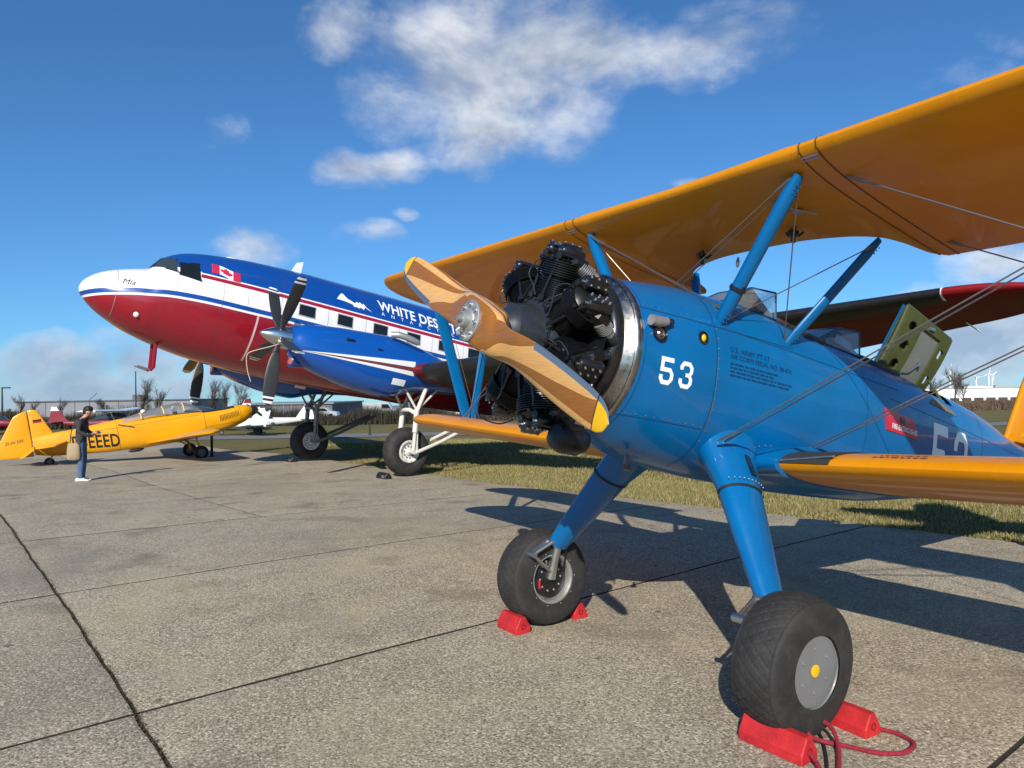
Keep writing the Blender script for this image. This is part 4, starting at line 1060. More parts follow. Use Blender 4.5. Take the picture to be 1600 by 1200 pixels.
def livery():
    m = mat('three colour livery', (.7, .7, .7), .27, coat=.45, rv=.04, vs=1.2)
    t = m.node_tree; g = NG(t); b = t.nodes['Principled BSDF']; tc = g.n('ShaderNodeTexCoord').outputs['Object']
    x, y, z = g.sep(tc); x = g.math('ADD', x, 0.)
    fc = g.n('ShaderNodeFloatCurve'); cv = fc.mapping.curves[0]; pts = [(0, -.21), (.3, -.10), (.62, -.03), (1.2, .065), (2.0, .13), (3.4, .11), (6, .07), (10, .03), (20, -.02)]
    while len(cv.points) < len(pts): cv.points.new(.5, .5)
    for p, (a, q) in zip(cv.points, pts): p.location = (a / 20, q + .5); p.handle_type = 'AUTO'
    fc.mapping.update(); t.links.new(g.math('DIVIDE', x, 20.), fc.inputs['Value'])
    f = g.math('SUBTRACT', fc.outputs[0], .5)
    d = g.math('SUBTRACT', z, f)
    W, BL, RD = (.80, .79, .77), (.003, .060, .30), (.28, .006, .018)
    lo = g.ramp(g.math('ADD', g.math('MULTIPLY', d, 1.), .5), [(0, RD), (.448, W), (.5, BL), (.600, W)], 'CONSTANT')
    d2 = g.math('SUBTRACT', z, g.math('SUBTRACT', .735, g.math('MULTIPLY', x, .016)))
    rr = (.33, .008, .03)
    up_aft = g.ramp(g.math('ADD', d2, .5), [(0, W), (.415, W), (.440, rr), (.525, W), (.555, BL)], 'CONSTANT')
    up_fore = g.ramp(g.math('ADD', z, -.28), [(0, W), (.5, BL)], 'CONSTANT')
    up = g.mix(g.math('GREATER_THAN', x, 2.13), up_fore, up_aft)
    c = g.mix(g.math('GREATER_THAN', d, .2), lo, up)
    gr = g.noise(tc, 1.6, 6, .65); c = g.mix(g.mr(gr, .5, .8, 0, .14), c, (.10, .09, .085))
    t.links.new(c, b.inputs['Base Color']); return m
M_liv = livery()
DF = Body([0, .03, .10, .30, .62, 1.0, 1.22, 1.45, 1.9, 2.5, 3.5, 5.0, 8.0, 11, 14, 17, 19.5, 20.3],
          [.02, .10, .22, .42, .62, .79, .87, .94, 1.04, 1.13, 1.21, 1.26, 1.27, 1.22, 1.0, .62, .22, .04],
          [.02, .12, .22, .39, .545, .665, .73, 1.03, 1.27, 1.39, 1.49, 1.545, 1.55, 1.50, 1.42, 1.32, 1.2, 1.12],
          [-.02, -.12, -.20, -.38, -.57, -.74, -.81, -.88, -.99, -1.09, -1.18, -1.23, -1.24, -1.12, -.65, .02, .75, .98],
          [2.0, 2.0, 2.0, 2.0, 2.0, 2.02, 2.05, 2.1, 2.1, 2.1, 2.1, 2.1, 2.1, 2.1, 2.05, 2.0, 2.0, 2.0])
xs = np.unique(np.concatenate([[0, .012, .03, .06], np.arange(.1, 3.0, .075), np.arange(3.0, 20.3, .3), [20.3]]))
mb = MB(); mb.loft([DF.ring(x, 64) for x in xs], True, (True, True)); dfus = mb.build('fuselage', M_liv, DC, ang=50)
dsd = lambda x, z, o=.004: DF.side(x, z, o)
def dpatch(pts, off=.006, k=5, th=.012, B=DF, sgn=-1):
    a, b, c, d = [V(*q) for q in pts]; mb = MB(); G = []
    for o in (off, off - th):
        G.append([[B.side(*((a * (1 - u) + b * u) * (1 - v) + (d * (1 - u) + c * u) * v), o, sgn) for u in np.linspace(0, 1, k)] for v in np.linspace(0, 1, k)])
    mb.loft(G[0], False); mb.loft(G[1], False)
    per = lambda g: list(g[0]) + [r[-1] for r in g[1:]] + list(g[-1][-2::-1]) + [r[0] for r in g[-2:0:-1]]
    mb.loft([per(G[0]), per(G[1])], True, (False, False)); return mb
# cockpit glazing: front panes either side of the centre post, side windows
for sg in (-1, 1):
    side = dpatch([(1.70, .90), (2.08, .965), (2.13, .56), (1.71, .62)], .008, sgn=sg); o = side.build('cockpit_side_window', M_wdark, DC)
    mb = MB(); DF.ribbon(mb, [(1.69, .91), (2.09, .975), (2.145, .55), (1.70, .61), (1.69, .91)], .022, .010, sg); mb.build('frame', M_boot, o)
    wsd = dpatch([(1.255, .752), (1.455, 1.015), (1.645, .985), (1.655, .665)], .010, 10, .016, sgn=sg).build('windshield', M_wgrey, DC)
    mb = MB(); DF.ribbon(mb, [(1.24, .740), (1.45, 1.03), (1.66, .995), (1.675, .652), (1.45, .70), (1.24, .740)], .022, .013, sg); mb.build('frame', M_boot, wsd)
    mb = MB(); DF.ribbon(mb, [(1.455, .71), (1.545, 1.0)], .022, .014, sg); mb.build('post', M_boot, wsd)
M_wfr = mat('window frame grey', (.35, .35, .35), .45)
for k, x in enumerate((4.33, 5.30, 6.27, 7.24, 8.21, 9.18, 10.15, 11.1)):
    for sg in (-1, 1):
        w = dpatch([(x, .555 - .012 * k), (x + .38, .548 - .012 * k), (x + .38, .30 - .012 * k), (x, .307 - .012 * k)], .004, sgn=sg).build('cabin_window', M_wdark, DC)
        mb = MB(); z1, z0 = .555 - .012 * k, .30 - .012 * k; DF.ribbon(mb, [(x - .012, z1 + .012), (x + .2, z1 + .012), (x + .392, z1 + .005), (x + .392, z0 - .012), (x + .2, z0 - .012), (x - .012, z0 - .008), (x - .012, z1 + .012)], .022, .007, sg); mb.build('frame', M_wfr, w)
# markings
LZ = lambda u: -.063 * u
def span_of(t, *a, **k):
    me = text_poly(t, *a, **k); w = max(v.co.x for v in me.vertices); bpy.data.meshes.remove(me); return w
KU = 1.76 / span_of('WHITE DES', .375, spacing=1.04)
text_on('lettering', 'WHITE DESERT', .375, lambda u, v: dsd(6.43 + u * KU, .945 + v + LZ(u) * .9 * KU, .005), M_mark, dfus, bold=.008, spacing=1.04, cuts=3)
KA = 1.46 / span_of('ANTARC', .13, spacing=3.6)
text_on('lettering', 'ANTARCTICA', .13, lambda u, v: dsd(6.48 + u * KA, .80 + v + LZ(u) * .62 * KA, .005), M_mark, dfus, spacing=3.6)
ridge = [(5.26, .945), (5.36, 1.05), (5.42, 1.085), (5.46, 1.07), (5.54, 1.0), (5.66, .965), (5.74, .935), (5.80, .975), (5.86, .95), (5.88, .985), (5.95, .94), (5.98, .965), (6.06, .90), (6.22, .83), (6.10, .865), (6.02, .90), (5.98, .84), (5.90, .875), (5.86, .85), (5.80, .87), (5.72, .86), (5.68, .90), (5.56, .92), (5.44, .935)]
def flat_on(name, poly, m, parent, off=.005, fn=None):
    bm = bmesh.new(); bm.faces.new([bm.verts.new((u, v, 0)) for u, v in poly]); bmesh.ops.triangulate(bm, faces=bm.faces)
    ys = [q[1] for q in poly]
    for c in np.linspace(min(ys), max(ys), 6)[1:-1]: bmesh.ops.bisect_plane(bm, geom=bm.verts[:] + bm.edges[:] + bm.faces[:], plane_co=(0, c, 0), plane_no=(0, 1, 0))
    for v in bm.verts: v.co = Vector((fn or (lambda a, b: dsd(a, b, off)))(v.co.x, v.co.y))
    me = bpy.data.meshes.new(name); bm.to_mesh(me); bm.free(); me.materials.append(m); return link(name, me, parent)
ridge = [(x, .92 + (z - .93) * 1.35 + .01 - (x - 5.7) * -.03) for x, z in ridge]
flat_on('mountain_logo', ridge, M_mark, dfus)
# flag with a red maple leaf, waving outline
M_flagr = mat('flag red', (.52, .02, .06), .4)
fx = lambda u, v: dsd(2.34 + u * .60, .815 + v * .225 - .13 * u * .6 + .022 * math.sin(u * 6.0), .006)
fl_ = MB(); L = [[fx(u, v) for v in (0, .5, 1)] for u in np.linspace(0, 1, 13)]; fl_.loft(L, False); flag = fl_.build('flag', M_mark, dfus)
for u0, u1 in ((0, .26), (.74, 1)):
    mb = MB(); mb.loft([[fx(u, v) + V(0, -.003, .001) for v in (0, .5, 1)] for u in np.linspace(u0, u1, 6)], False); mb.build('flag_bar', M_flagr, flag)
leaf = [(.5, .95), (.545, .8), (.60, .84), (.585, .62), (.66, .70), (.68, .62), (.73, .60), (.70, .5), (.725, .45), (.61, .30), (.62, .23), (.51, .25), (.51, .08), (.49, .08), (.49, .25), (.38, .23), (.39, .30), (.275, .45), (.30, .5), (.27, .60), (.32, .62), (.34, .70), (.415, .62), (.40, .84), (.455, .8)]
flat_on('maple_leaf', leaf, M_flagr, flag, fn=lambda a, b: fx(a, b) + V(0, -.004, .001))
text_on('script_name', 'Mia', .17, lambda u, v: dsd(.68 + u, .185 + v + .02 * u, .004), M_black, dfus, shear=.35)
mb = MB(); DF.ribbon(mb, [(.62, z) for z in np.linspace(.53, -.53, 24)], .010, .003); mb.build('nose_seam', mat('seam grey', (.25, .23, .22), .6), dfus, recalc=False)
mb = MB(); DF.ribbon(mb, [(3.42 - .05 * t, .06 - 1.02 * t) for t in np.linspace(0, 1, 14)], .045, .004); mb.build('warning_stripe', mat('pink white stripe', (.62, .45, .45), .5), dfus, recalc=False)
mb = MB(); M_ds = mat('skin seam', (.30, .28, .28), .6); M_lap = mat('skin lap', (.05, .05, .09), .5)
for x in (1.68, 2.62, 3.15): DF.ribbon(mb, [(x, z) for z in np.linspace(.50, .22, 8)], .006, .003)
mb.build('door_seam', M_ds, dfus, recalc=False)
for k, x in enumerate((2.62, 3.9, 5.05, 6.05, 7.0, 8.0, 9.0)):      # skin laps down the flank
    mb = MB(); DF.ribbon(mb, [(x, z) for z in np.linspace(1.35, -1.0, 26)], .006, .0025); mb.build('skin_lap', M_lap, dfus, recalc=False)
for z in (.98, -.45): mb = MB(); DF.ribbon(mb, [(x, z + .002 * x) for x in np.arange(1.9, 11, .3)], .006, .0025); mb.build('skin_lap', M_lap, dfus, recalc=False)
mb = MB(); p = DF.side(1.05, -.42, .02); mb.ball(p, .06, 10, sc=(1, .5, 1)); mb.build('nose_light', M_white, DC)
mb = MB(); plate_ = [(4.40, 1.52), (4.52, 1.80), (4.68, 1.86), (4.66, 1.53)]
mb.prism(plate_, lambda u, v, w: V(u, w, v), -.02, .02); mb.build('antenna_blade', M_white, DC)
mb = MB(); mb.ball((3.0, 0, 1.45), .09, 10, sc=(2.0, 1, .5)); mb.build('antenna_dome', M_white, DC)
mb = MB(); mb.tube([(9.6, 0, 1.5), (9.7, 0, 1.75)], .02, 6); mb.build('antenna_whip', M_white, DC)
# pitot masts below the nose
for yy in (-.22, .10):
    pm = MB(); pm.tube([(1.62, yy, -.86), (1.66, yy, -1.42), (1.60, yy, -1.50)], .035, 8, ell=((1, 0, 0), 1.2, .7)); po = pm.build('pitot_mast', M_dcred, DC)
    mb = MB(); mb.tube([(1.62, yy, -1.49), (1.34, yy, -1.44)], [.022, .014], 8); mb.build('pitot_tube', M_gearg, po)
# wing
DLE = lambda y: 6.30 if abs(y) < 4.4 else 6.30 + (abs(y) - 4.4) * .277
DTE = lambda y: 10.75 if abs(y) < 4.4 else 10.75 - (abs(y) - 4.4) * .02
DZ = lambda y: -.72 if abs(y) < 4.4 else -.72 + (abs(y) - 4.4) * .139
def dwing(s):
    rings = []; ys = list(np.linspace(.3, 4.4, 8)) + list(np.linspace(4.8, 13.4, 15)) + list(np.linspace(13.45, 14.6, 16))
    for y in ys:
        a, b = DLE(y), DTE(y); c = b - a
        if y > 13.4:
            f = math.sqrt(max(.0, 1 - ((y - 13.4) / 1.21) ** 2.0)); a, b = a + c * .58 * (1 - f), b - c * .4 * (1 - f); c = b - a
        rings.append([V(a + c * x, s * y, DZ(y) + z * c * .98 - .02 * x * c) for x, z in AF])
    return rings, ys
M_tipred = mat('matt red tip paint', (.20, .007, .012), .6, spec=.2)
for s in (-1, 1):
    rings, ys = dwing(s); mb = MB(); mb.loft(rings, True); wg = mb.build('wing', M_dcbelly, DC, ang=50)
    k0 = [i for i, y in enumerate(ys) if 3.3 < y < 13.41]; k1 = [i for i, y in enumerate(ys) if y > 13.38]
    for ks, m, nm, lo in ((k0, M_boot, 'deice_boot', (9, 27)), (k1, M_tipred, 'tip_panel', (0, 35))):
        mb = MB(); L = []
        for i in ks:
            r = rings[i]; c = np.mean(r, 0); L.append([r[j] + (r[j] - c) * V(.006, 0, .09) + V(-.004, 0, 0) for j in range(13, 24)])
        mb.loft(L, False); mb.build(nm, m, wg)
    mb = MB(); r = rings[k1[0]]; c = np.mean(r, 0); mb.loft([[c + V(0, s * o, 0) + (p - c) * V(1.008, 1, 1.14) for p in r[14:23]] for o in (-.022, .022)], False); mb.build('tip_band', M_white, wg)
    mb = MB(); mb.tube([V(10.3, s * 13.2, .44), V(10.85, s * 13.2, .42)], .012, 6); mb.build('static_wick', M_white, wg)
# tail, hidden behind the biplane from the front but there
mb = MB(); mb.prism([(16.3, 1.30), (17.6, 2.6), (18.3, 3.25), (19.2, 3.4), (19.8, 3.1), (20.4, 2.0), (20.3, 1.0)], lambda u, v, w: V(u, w, v), -.09, .09); mb.build('fin', M_dcblue, DC)
for s in (-1, 1):
    mb = MB(); mb.prism([(17.2, .3), (18.3, 3.6), (18.8, 4.0), (19.5, 3.9), (19.9, 2.5), (19.8, .3)], lambda u, v, w: V(u, s * v, 1.05 + w), -.07, .07); mb.build('tailplane', M_dcblue, DC)
# nacelles
def nac_mat():
    m = mat('nacelle paint', (.003, .06, .28), .2, coat=.6); t = m.node_tree; g = NG(t); b = t.nodes['Principled BSDF']; tc = g.n('ShaderNodeTexCoord').outputs['Object']
    x, y, z = g.sep(tc)
    tt = g.math('DIVIDE', g.math('SUBTRACT', x, 3.72), 2.65)
    dz = g.math('SUBTRACT', z, g.math('ADD', -.775, g.math('MULTIPLY', tt, .085)))
    hw = g.math('MULTIPLY', tt, .165)
    q = g.math('DIVIDE', dz, g.math('MAXIMUM', hw, .001))
    on = g.math('MULTIPLY', g.math('LESS_THAN', g.math('ABSOLUTE', q), 1.), g.math('MULTIPLY', g.math('GREATER_THAN', tt, .02), g.math('LESS_THAN', tt, 1.0)))
    st = g.ramp(g.math('ADD', g.math('MULTIPLY', q, .5), .5), [(0, (.78, .77, .75)), (.30, (.004, .05, .2)), (.345, (.16, .035, .03)), (.60, (.78, .77, .75))], 'CONSTANT')
    t.links.new(g.mix(on, (.003, .075, .35), st), b.inputs['Base Color']); return m
M_nac = nac_mat()
NA_ = Body([3.60, 3.66, 3.80, 4.1, 4.6, 5.2, 5.9, 6.6, 7.4, 8.2, 8.8],
           [.235, .26, .34, .43, .50, .55, .58, .56, .48, .32, .05],
           [-.27, -.25, -.20, -.135, -.075, -.035, .0, -.10, -.30, -.50, -.70],
           [-.80, -.90, -1.0, -1.11, -1.25, -1.36, -1.41, -1.20, -1.08, -.98, -.85],
           [2., 2., 2.1, 2.2, 2.3, 2.3, 2.3, 2.3, 2.2, 2.1, 2.])
def blade_rings5(r0, R):
    """feathered blade standing along +z: chord along x"""
    rings = []
    for r in list(np.linspace(r0, .4, 6)) + list(np.linspace(.5, R - .08, 12)) + [R - .04, R - .015, R]:
        ch = ci(r, [0, .22, .34, .55, .9, 1.25, R - .05, R], [.10, .10, .15, .24, .275, .25, .19, .06]); tk = ci(r, [0, .25, .5, R], [.10, .08, .04, .012])
        be = R_(14) * (1 - r / R) + R_(3)
        rings.append([V(math.cos(be) * ch * .5 * c - math.sin(be) * tk * .5 * q, math.sin(be) * ch * .5 * c + math.cos(be) * tk * .5 * q, r) for c, q in [(math.cos(a), math.sin(a)) for a in np.linspace(0, 2 * math.pi, 16, endpoint=False)]])
    return rings
PB = blade_rings5(.16, 1.4378)
mb = MB(); mb.loft(PB); BLM = mb.mesh('blade'); BLM.materials.append(mat('grey black blade paint', (.035, .035, .035), .38, var=.2))
def band(z0, z1):
    mb = MB(); rr = []
    for z in np.linspace(z0, z1, 4):
        i = int(np.clip(np.searchsorted([r[0][2] for r in PB], z) - 1, 0, len(PB) - 2)); t = (z - PB[i][0][2]) / (PB[i + 1][0][2] - PB[i][0][2])
        ring = [p * (1 - t) + q * t for p, q in zip(PB[i], PB[i + 1])]; c = np.mean(ring, 0); rr.append([c + (p - c) * 1.04 for p in ring])
    mb.loft(rr, True, (False, False)); me = mb.mesh('tip_band'); return me
BN1, BN2 = band(1.27, 1.31), band(1.36, 1.41)
for b_ in (BN1, BN2): b_.materials.append(M_mark)
for s in (-1, 1):
    N = bpy.data.objects.new('nacelle', None); COL.objects.link(N); N.parent = DC; N.location = (0, s * 2.82, 0)
    mb = MB(); mb.loft([NA_.ring(x, 44) for x in np.concatenate([[3.60, 3.63, 3.66, 3.72], np.arange(3.8, 8.8, .12), [8.8]])]); mb.build('cowling', M_nac, N, ang=50)
    # lower intake with a plug, exhaust stack, vents
    mb = MB(); mb.lathe([(.30, .11), (.05, .15), (.0, .155), (-.02, .14), (.02, .12)], (3.72, 0, -.98), (1, 0, 0), 24, cap=(True, False)); mb.build('intake_lip', M_dcblue, N)
    mb = MB(); mb.lathe([(-.05, .02), (-.045, .085), (.0, .118), (.04, .118)], (3.74, 0, -.98), (1, 0, 0), 20); mb.build('intake_plug', mat('orange plug', (.42, .10, .06), .7, var=.2), N)
    for sg in (-1, 1):
        mb = MB(); mb.tube(spl([V(5.75, sg * .40, -.02), V(5.9, sg * .50, .0), V(6.15, sg * .56, -.04), V(6.35, sg * .58, -.09)], 5), [.075] * 15 + [.07], 12); mb.build('exhaust_stack', M_cast, N)
        mb = MB(); mb.box((4.75, sg * .505, -.34), (.10, .012, .016)); mb.build('vent', M_boot, N)
        mb = MB(); mb.box((5.45, sg * .557, -.42), (.06, .01, .012)); mb.build('vent', M_boot, N)
    p = NA_.side(6.05, -1.06, .006); mb = MB(); L = [[NA_.side(x, z, .006) for z in (-.98, -1.05, -1.12)] for x in np.linspace(5.86, 6.2, 5)]; mb.loft(L, False); mb.build('access_panel', M_mark, N)
    PP = bpy.data.objects.new('propeller', None); COL.objects.link(PP); PP.parent = DC; PP.location = (3.38, s * 2.82, -.535)
    mb = MB(); mb.lathe([(-.40, .004), (-.385, .03), (-.32, .075), (-.18, .145), (-.02, .205), (.10, .235), (.215, .245), (.215, 0)], (0, 0, 0), (1, 0, 0), 36); mb.build('spinner', M_spin, PP)
    for k in range(5):
        a = R_(36 + 72 * k) if s < 0 else R_(31 + 72 * k)
        for me in (BLM, BN1, BN2):
            o = link(me.name.split('.')[0], me, PP); o.matrix_local = Matrix.Rotation(a, 4, 'X')
    # main gear
    Gr = bpy.data.objects.new('landing_gear', None); COL.objects.link(Gr); Gr.parent = DC; Gr.location = (6.765, s * 2.8263, -2.54)
    gm = M_gearw if s < 0 else M_gearg
    mb = MB(); R0 = .5629; prof = [(-.14, .26), (-.19, .30), (-.215, .38), (-.20, .47), (-.15, .53), (-.08, .558), (0, R0), (.08, .558), (.15, .53), (.20, .47), (.215, .38), (.19, .30), (.14, .26)]
    mb.lathe(prof, (0, 0, 0), (0, 1, 0), 72, cap=(False, False))
    up_ = V(math.sin(.1777) * -1, 0, math.cos(.1777)); flat = -R0 + .045
    mb.v = [tuple(V(*p) + up_ * max(0, flat - (V(*p) @ up_)) * .96 + V(0, p[1] * .5 * max(0, flat - (V(*p) @ up_)) / .045, 0)) for p in mb.v]
    mb.build('tyre', M_rub, Gr)
    mb = MB(); mb.lathe([(-.17, .0), (-.17, .07), (-.12, .09), (-.12, .18), (-.17, .215), (-.18, .25), (-.13, .275), (.13, .275), (.18, .25), (.12, .18), (.12, .09), (.17, .07), (.17, 0)], (0, 0, 0), (0, 1, 0), 40)
    rim = mb.build('rim', mat('white wheel paint', (.66, .66, .62), .4, dirt=.3), Gr)
    mb = MB()
    for k in range(10):
        a = k * math.pi / 5; mb.ball((.135 * math.cos(a), -.135, .135 * math.sin(a)), .022, 6); mb.ball((.225 * math.cos(a), -.182, .225 * math.sin(a)), .014, 6)
    tag(mb.build('wheel_bolt', M_gearg, Gr, recalc=False), kind='stuff')
    for sg in (-1, 1):
        y = sg * .33
        mb = MB(); mb.tube([(0, y, 0), (-.03, y, .55)], .042, 12); mb.tube([(-.03, y, .45), (-.06, y, .98)], .062, 12); mb.tube([(-.06, y, .9), (.12, y, 1.55)], .05, 12); mb.build('shock_leg', gm, Gr)
        mb = MB(); mb.tube([(.05, y, -.02), (.75, y * .8, .33), (1.9, y * .6, 1.02)], .045, 10); mb.build('drag_strut', gm, Gr)
        mb = MB(); mb.tube([(.10, y, .0), (.02, y, .62)], .018, 8); mb.build('torque_rod', gm, Gr)
        mb = MB(); mb.tube([(-.06, y, .96), (.50, y * .7, 1.55)], .028, 8); mb.build('brace', gm, Gr)
        mb = MB(); mb.tube([(-.06, y, .96), (-.45, y * .8, 1.45)], .028, 8); mb.build('brace', gm, Gr)
    mb = MB(); mb.tube([(-.05, -.36, .86), (-.16, -.2, .95), (-.16, .2, .95), (-.05, .36, .86)], .05, 10); mb.build('cross_beam', gm, Gr)
    mb = MB(); mb.tube([(0, -.37, 0), (0, .37, 0)], .05, 12); mb.build('axle', gm, Gr)
    for a, b in (((-.16, -.2, .95), (-.1, .25, 1.5)), ((-.16, .2, .95), (-.1, -.25, 1.5))):
        mb = MB(); mb.tube([a, b], .02, 6); mb.build('cross_brace', M_gearg, Gr)
# tie-down line from the near propeller
mb = MB(); mb.tube(spl([(3.34, -3.02, -.72), (3.2, -2.95, -.80), (3.0, -2.8, -.90), (2.85, -2.7, -1.02), (2.9, -2.68, -1.3), (3.02, -2.66, -1.55)], 8), .009, 6); mb.ball((3.34, -3.05, -.66), .04, 8); tag(mb.build('tie_line', mat('pale rope', (.55, .46, .38), .9), DC), 'pale cord tied to the near propeller')
def block(pos, ang, label):
    o = thing('wheel_chock', label, 'wheel chock', Matrix.Translation((pos[0], pos[1], float(zg(pos[0], pos[1])))) @ Matrix.Rotation(ang, 4, 'Z'), 'dark chocks under the transport plane')
    chock_mesh(.42, .17, .13).build('block', M_boot, o, ang=20)
    mb = MB(); mb.box((.12, -.088, .055), (.06, .004, .03)); mb.build('pale_sticker', M_alu, o)
w1 = DCM @ Vector((6.765, -2.8263, -2.54)); w2 = DCM @ Vector((6.765, 2.8263, -2.54)); fw_ = V(math.cos(.6633), math.sin(.6633))
block((w1.x - fw_[0] * .62 + .05, w1.y - fw_[1] * .62 - .05), .6633 - math.pi / 2, 'dark rubber chock in front of the near transport plane wheel')
block((w2.x - fw_[0] * .55, w2.y - fw_[1] * .55), .6633 - math.pi / 2, 'dark rubber chock in front of the far transport plane wheel')
# ------------------------------------------------------------------ yellow low-wing trainer (x forward, y port, z up from the tail wheel contact)
TRM = frame(.6134, .1446, (-14.1838, 22.473, -.3797), .919, fwd=True)
TR = thing('trainer_plane', 'yellow low-wing trainer plane with long canopy behind the man', 'airplane', TRM)
M_ty = mat('trainer yellow paint', (.78, .35, .003), .35, coat=.35, var=.05, vs=2)
M_tdark = mat('dark matt antiglare', (.02, .02, .022), .6)
TB = Body([-.35, .2, .7, 1.5, 2.3, 3.0, 4.0, 4.6, 5.2, 5.7, 6.2, 6.5, 6.7, 6.80],
          [.07, .16, .22, .30, .36, .39, .40, .40, .40, .40, .37, .30, .18, .08],
          [1.04, 1.09, 1.10, 1.15, 1.20, 1.18, 1.08, 1.04, 1.01, 1.0, 1.02, .99, .91, .84],
          [.46, .32, .26, .15, .09, .05, .05, .06, .10, .16, .28, .38, .52, .60],
          [2., 2.2, 2.5, 2.8, 2.8, 2.8, 2.8, 2.6, 2.5, 2.4, 2.2, 2.1, 2., 2.])
mb = MB(); mb.loft([TB.ring(x, 40) for x in np.unique(np.concatenate([np.arange(-.35, 6.7, .12), [6.7, 6.76, 6.8]]))]); tf = mb.build('fuselage', M_ty, TR, ang=45)
mb = MB(); mb.lathe([(6.74, .20), (6.80, .19), (6.92, .14), (7.0, .06), (7.03, .005)], (0, 0, .72), (1, 0, 0), 20); mb.build('spinner', M_tdark, TR)
for a in (78, 258):
    mb = MB(); mb.tube([V(6.86, 0, .72) + V(0, math.sin(R_(a)) * r, math.cos(R_(a)) * r) for r in (.1, .3, .6, .9, .98)], [.05, .075, .08, .06, .01], 8, ell=((1, 0, 0), .35, 1)); mb.build('blade', M_tdark, TR)
plate([(.28, 1.02), (-.11, 1.92), (-.20, 1.95), (-.36, 1.95), (-.36, .50), (.1, .42)], .04, 'fin', M_ty, lambda a, b, w: V(a, w, b), TR)
rd = plate([(-.39, 1.945), (-.62, 1.88), (-.77, 1.80), (-1.23, 1.06), (-1.38, .80), (-1.36, .50), (-.9, .44), (-.39, .42)], .032, 'rudder', M_ty, lambda a, b, w: V(a, w, b), TR)
text_on('lettering', 'ZLIN 526', .13, lambda u, v: V(-1.12 + u, -.036, .92 + v + .06 * u), mat('grey lettering', (.10, .07, .03), .5), rd, shear=.25, bold=.001)
for k, c in enumerate(((.008, .008, .008), (.42, .01, .01), (.80, .40, .006))):
    if k < 2:
        mb = MB(); mb.box((-.14, -.043, 1.585 - k * .055), (.12, .002, .026)); mb.build('flag_bar', mat('flag stripe %d' % k, c, .5), TR)
for s in (1, -1):
    plate([(-.32, .06), (-.36, 1.35), (-.12, 1.62), (.18, 1.60), (.62, .10)], .03, 'tailplane', M_ty, lambda a, b, w: V(a, s * b, .74 + w), TR)
    plate([(-.36, .08), (-.84, .12), (-.90, .5), (-.74, 1.35), (-.40, 1.35)], .022, 'elevator', M_ty, lambda a, b, w: V(a * .85 - .05, s * b, .74 + w - .55 * max(0, -.36 - a)), TR)
    mb = MB(); rings = []
    for y in list(np.linspace(.25, 4.6, 16)) + list(np.linspace(4.7, 5.2, 9)):
        le, te = 4.95 - .11 * y, 2.95 + .05 * y; f = 1 if y < 4.7 else math.sqrt(max(0, 1 - ((y - 4.7) / .52) ** 2)); c = le - te; le -= c * .3 * (1 - f); te += c * .4 * (1 - f); c = le - te
        rings.append([V(le - c * x, s * y, .17 + .078 * y + z * c * 1.1) for x, z in AF])
    mb.loft(rings); mb.build('wing', M_ty, TR, ang=50)
reg = text_on('registration', 'D-EEED', .62, lambda u, v: TB.side(.70 + u * .67, .45 + v - .075 * u, .006), mat('black lettering', (.012, .012, .014), .5), tf, bold=.012, spacing=1.05, cuts=2)
mb = MB(); M_ts = mat('trainer panel gap', (.20, .085, .004), .6)
for x in (2.1, 4.95, 6.25): TB.ribbon(mb, [(x, z) for z in np.linspace(TB.sec(x)[1] - .05, TB.sec(x)[2] + .05, 14)], .014, .003)
TB.ribbon(mb, [(x, .95 - .01 * x) for x in np.arange(.4, 4.9, .2)], .010, .003); TB.ribbon(mb, [(x, .42) for x in np.arange(4.95, 6.2, .2)], .010, .003)
tag(mb.build('panel_seam', M_ts, tf, recalc=False), kind='stuff')
# louvred grille on the cowl, each slot its own slat
for k in range(14):
    x = 5.48 + k * .052
    mb = MB(); L = [[TB.side(x + .017 * q, z, .006 + .008 * (1 - q)) for z in (.54 + .007 * k, .65 + .007 * k, .76 + .006 * k)] for q in (0, 1, 2)]; mb.loft(L, False); mb.build('louvre', M_tdark, tf, recalc=False)
# canopy
M_acry = glass('canopy acrylic', (.85, .9, .93), .35)
CB = Body([2.25, 2.5, 3.0, 3.6, 4.2, 4.6, 4.95], [.30, .33, .35, .35, .34, .30, .26], [1.17, 1.21, 1.30, 1.38, 1.42, 1.32, 1.05], [.9] * 7, 2.1)
def canopy(x0, x1, nm, m, par=TR):
    mb = MB(); mb.loft([CB.ring(x, 28)[:15] for x in np.linspace(x0, x1, 8)], False); return mb.build(nm, m, par)
for a, b in ((2.27, 2.88), (2.92, 3.62), (3.66, 4.30), (4.34, 4.93)): canopy(a, b, 'canopy_pane', M_acry)
for x in (2.90, 3.64, 4.32):
    mb = MB(); mb.tube(CB.ring(x, 28, .008)[:15], .022, 6); mb.build('canopy_frame', mat('pale yellow frame', (.72, .52, .16), .4), TR)
mb = MB(); mb.tube([CB.ring(x, 28, .01)[7] for x in np.linspace(2.27, 4.9, 14)], .014, 6); mb.build('canopy_rail', M_alu, TR)
mb = MB(); mb.tube([TB.side(2.15, 1.02, .01), TB.side(2.62, .85, .012)], .02, 6); mb.build('canopy_stripe', M_tdark, TR)
for x in (3.05, 4.05):
    mb = MB(); mb.box((x, 0, 1.12), (.05, .18, .2)); mb.build('seat', mat('seat cloth', (.08, .07, .06), .8), TR); mb = MB(); mb.ball((x - .02, 0, 1.32), .09, 10); mb.build('headrest', M_white, TR)
mb = MB(); L = [[TB.ring(x, 40, .006)[k] for k in range(6, 15)] for x in np.linspace(4.95, 6.1, 8)]; mb.loft(L, False); mb.build('antiglare_panel', M_tdark, TR)
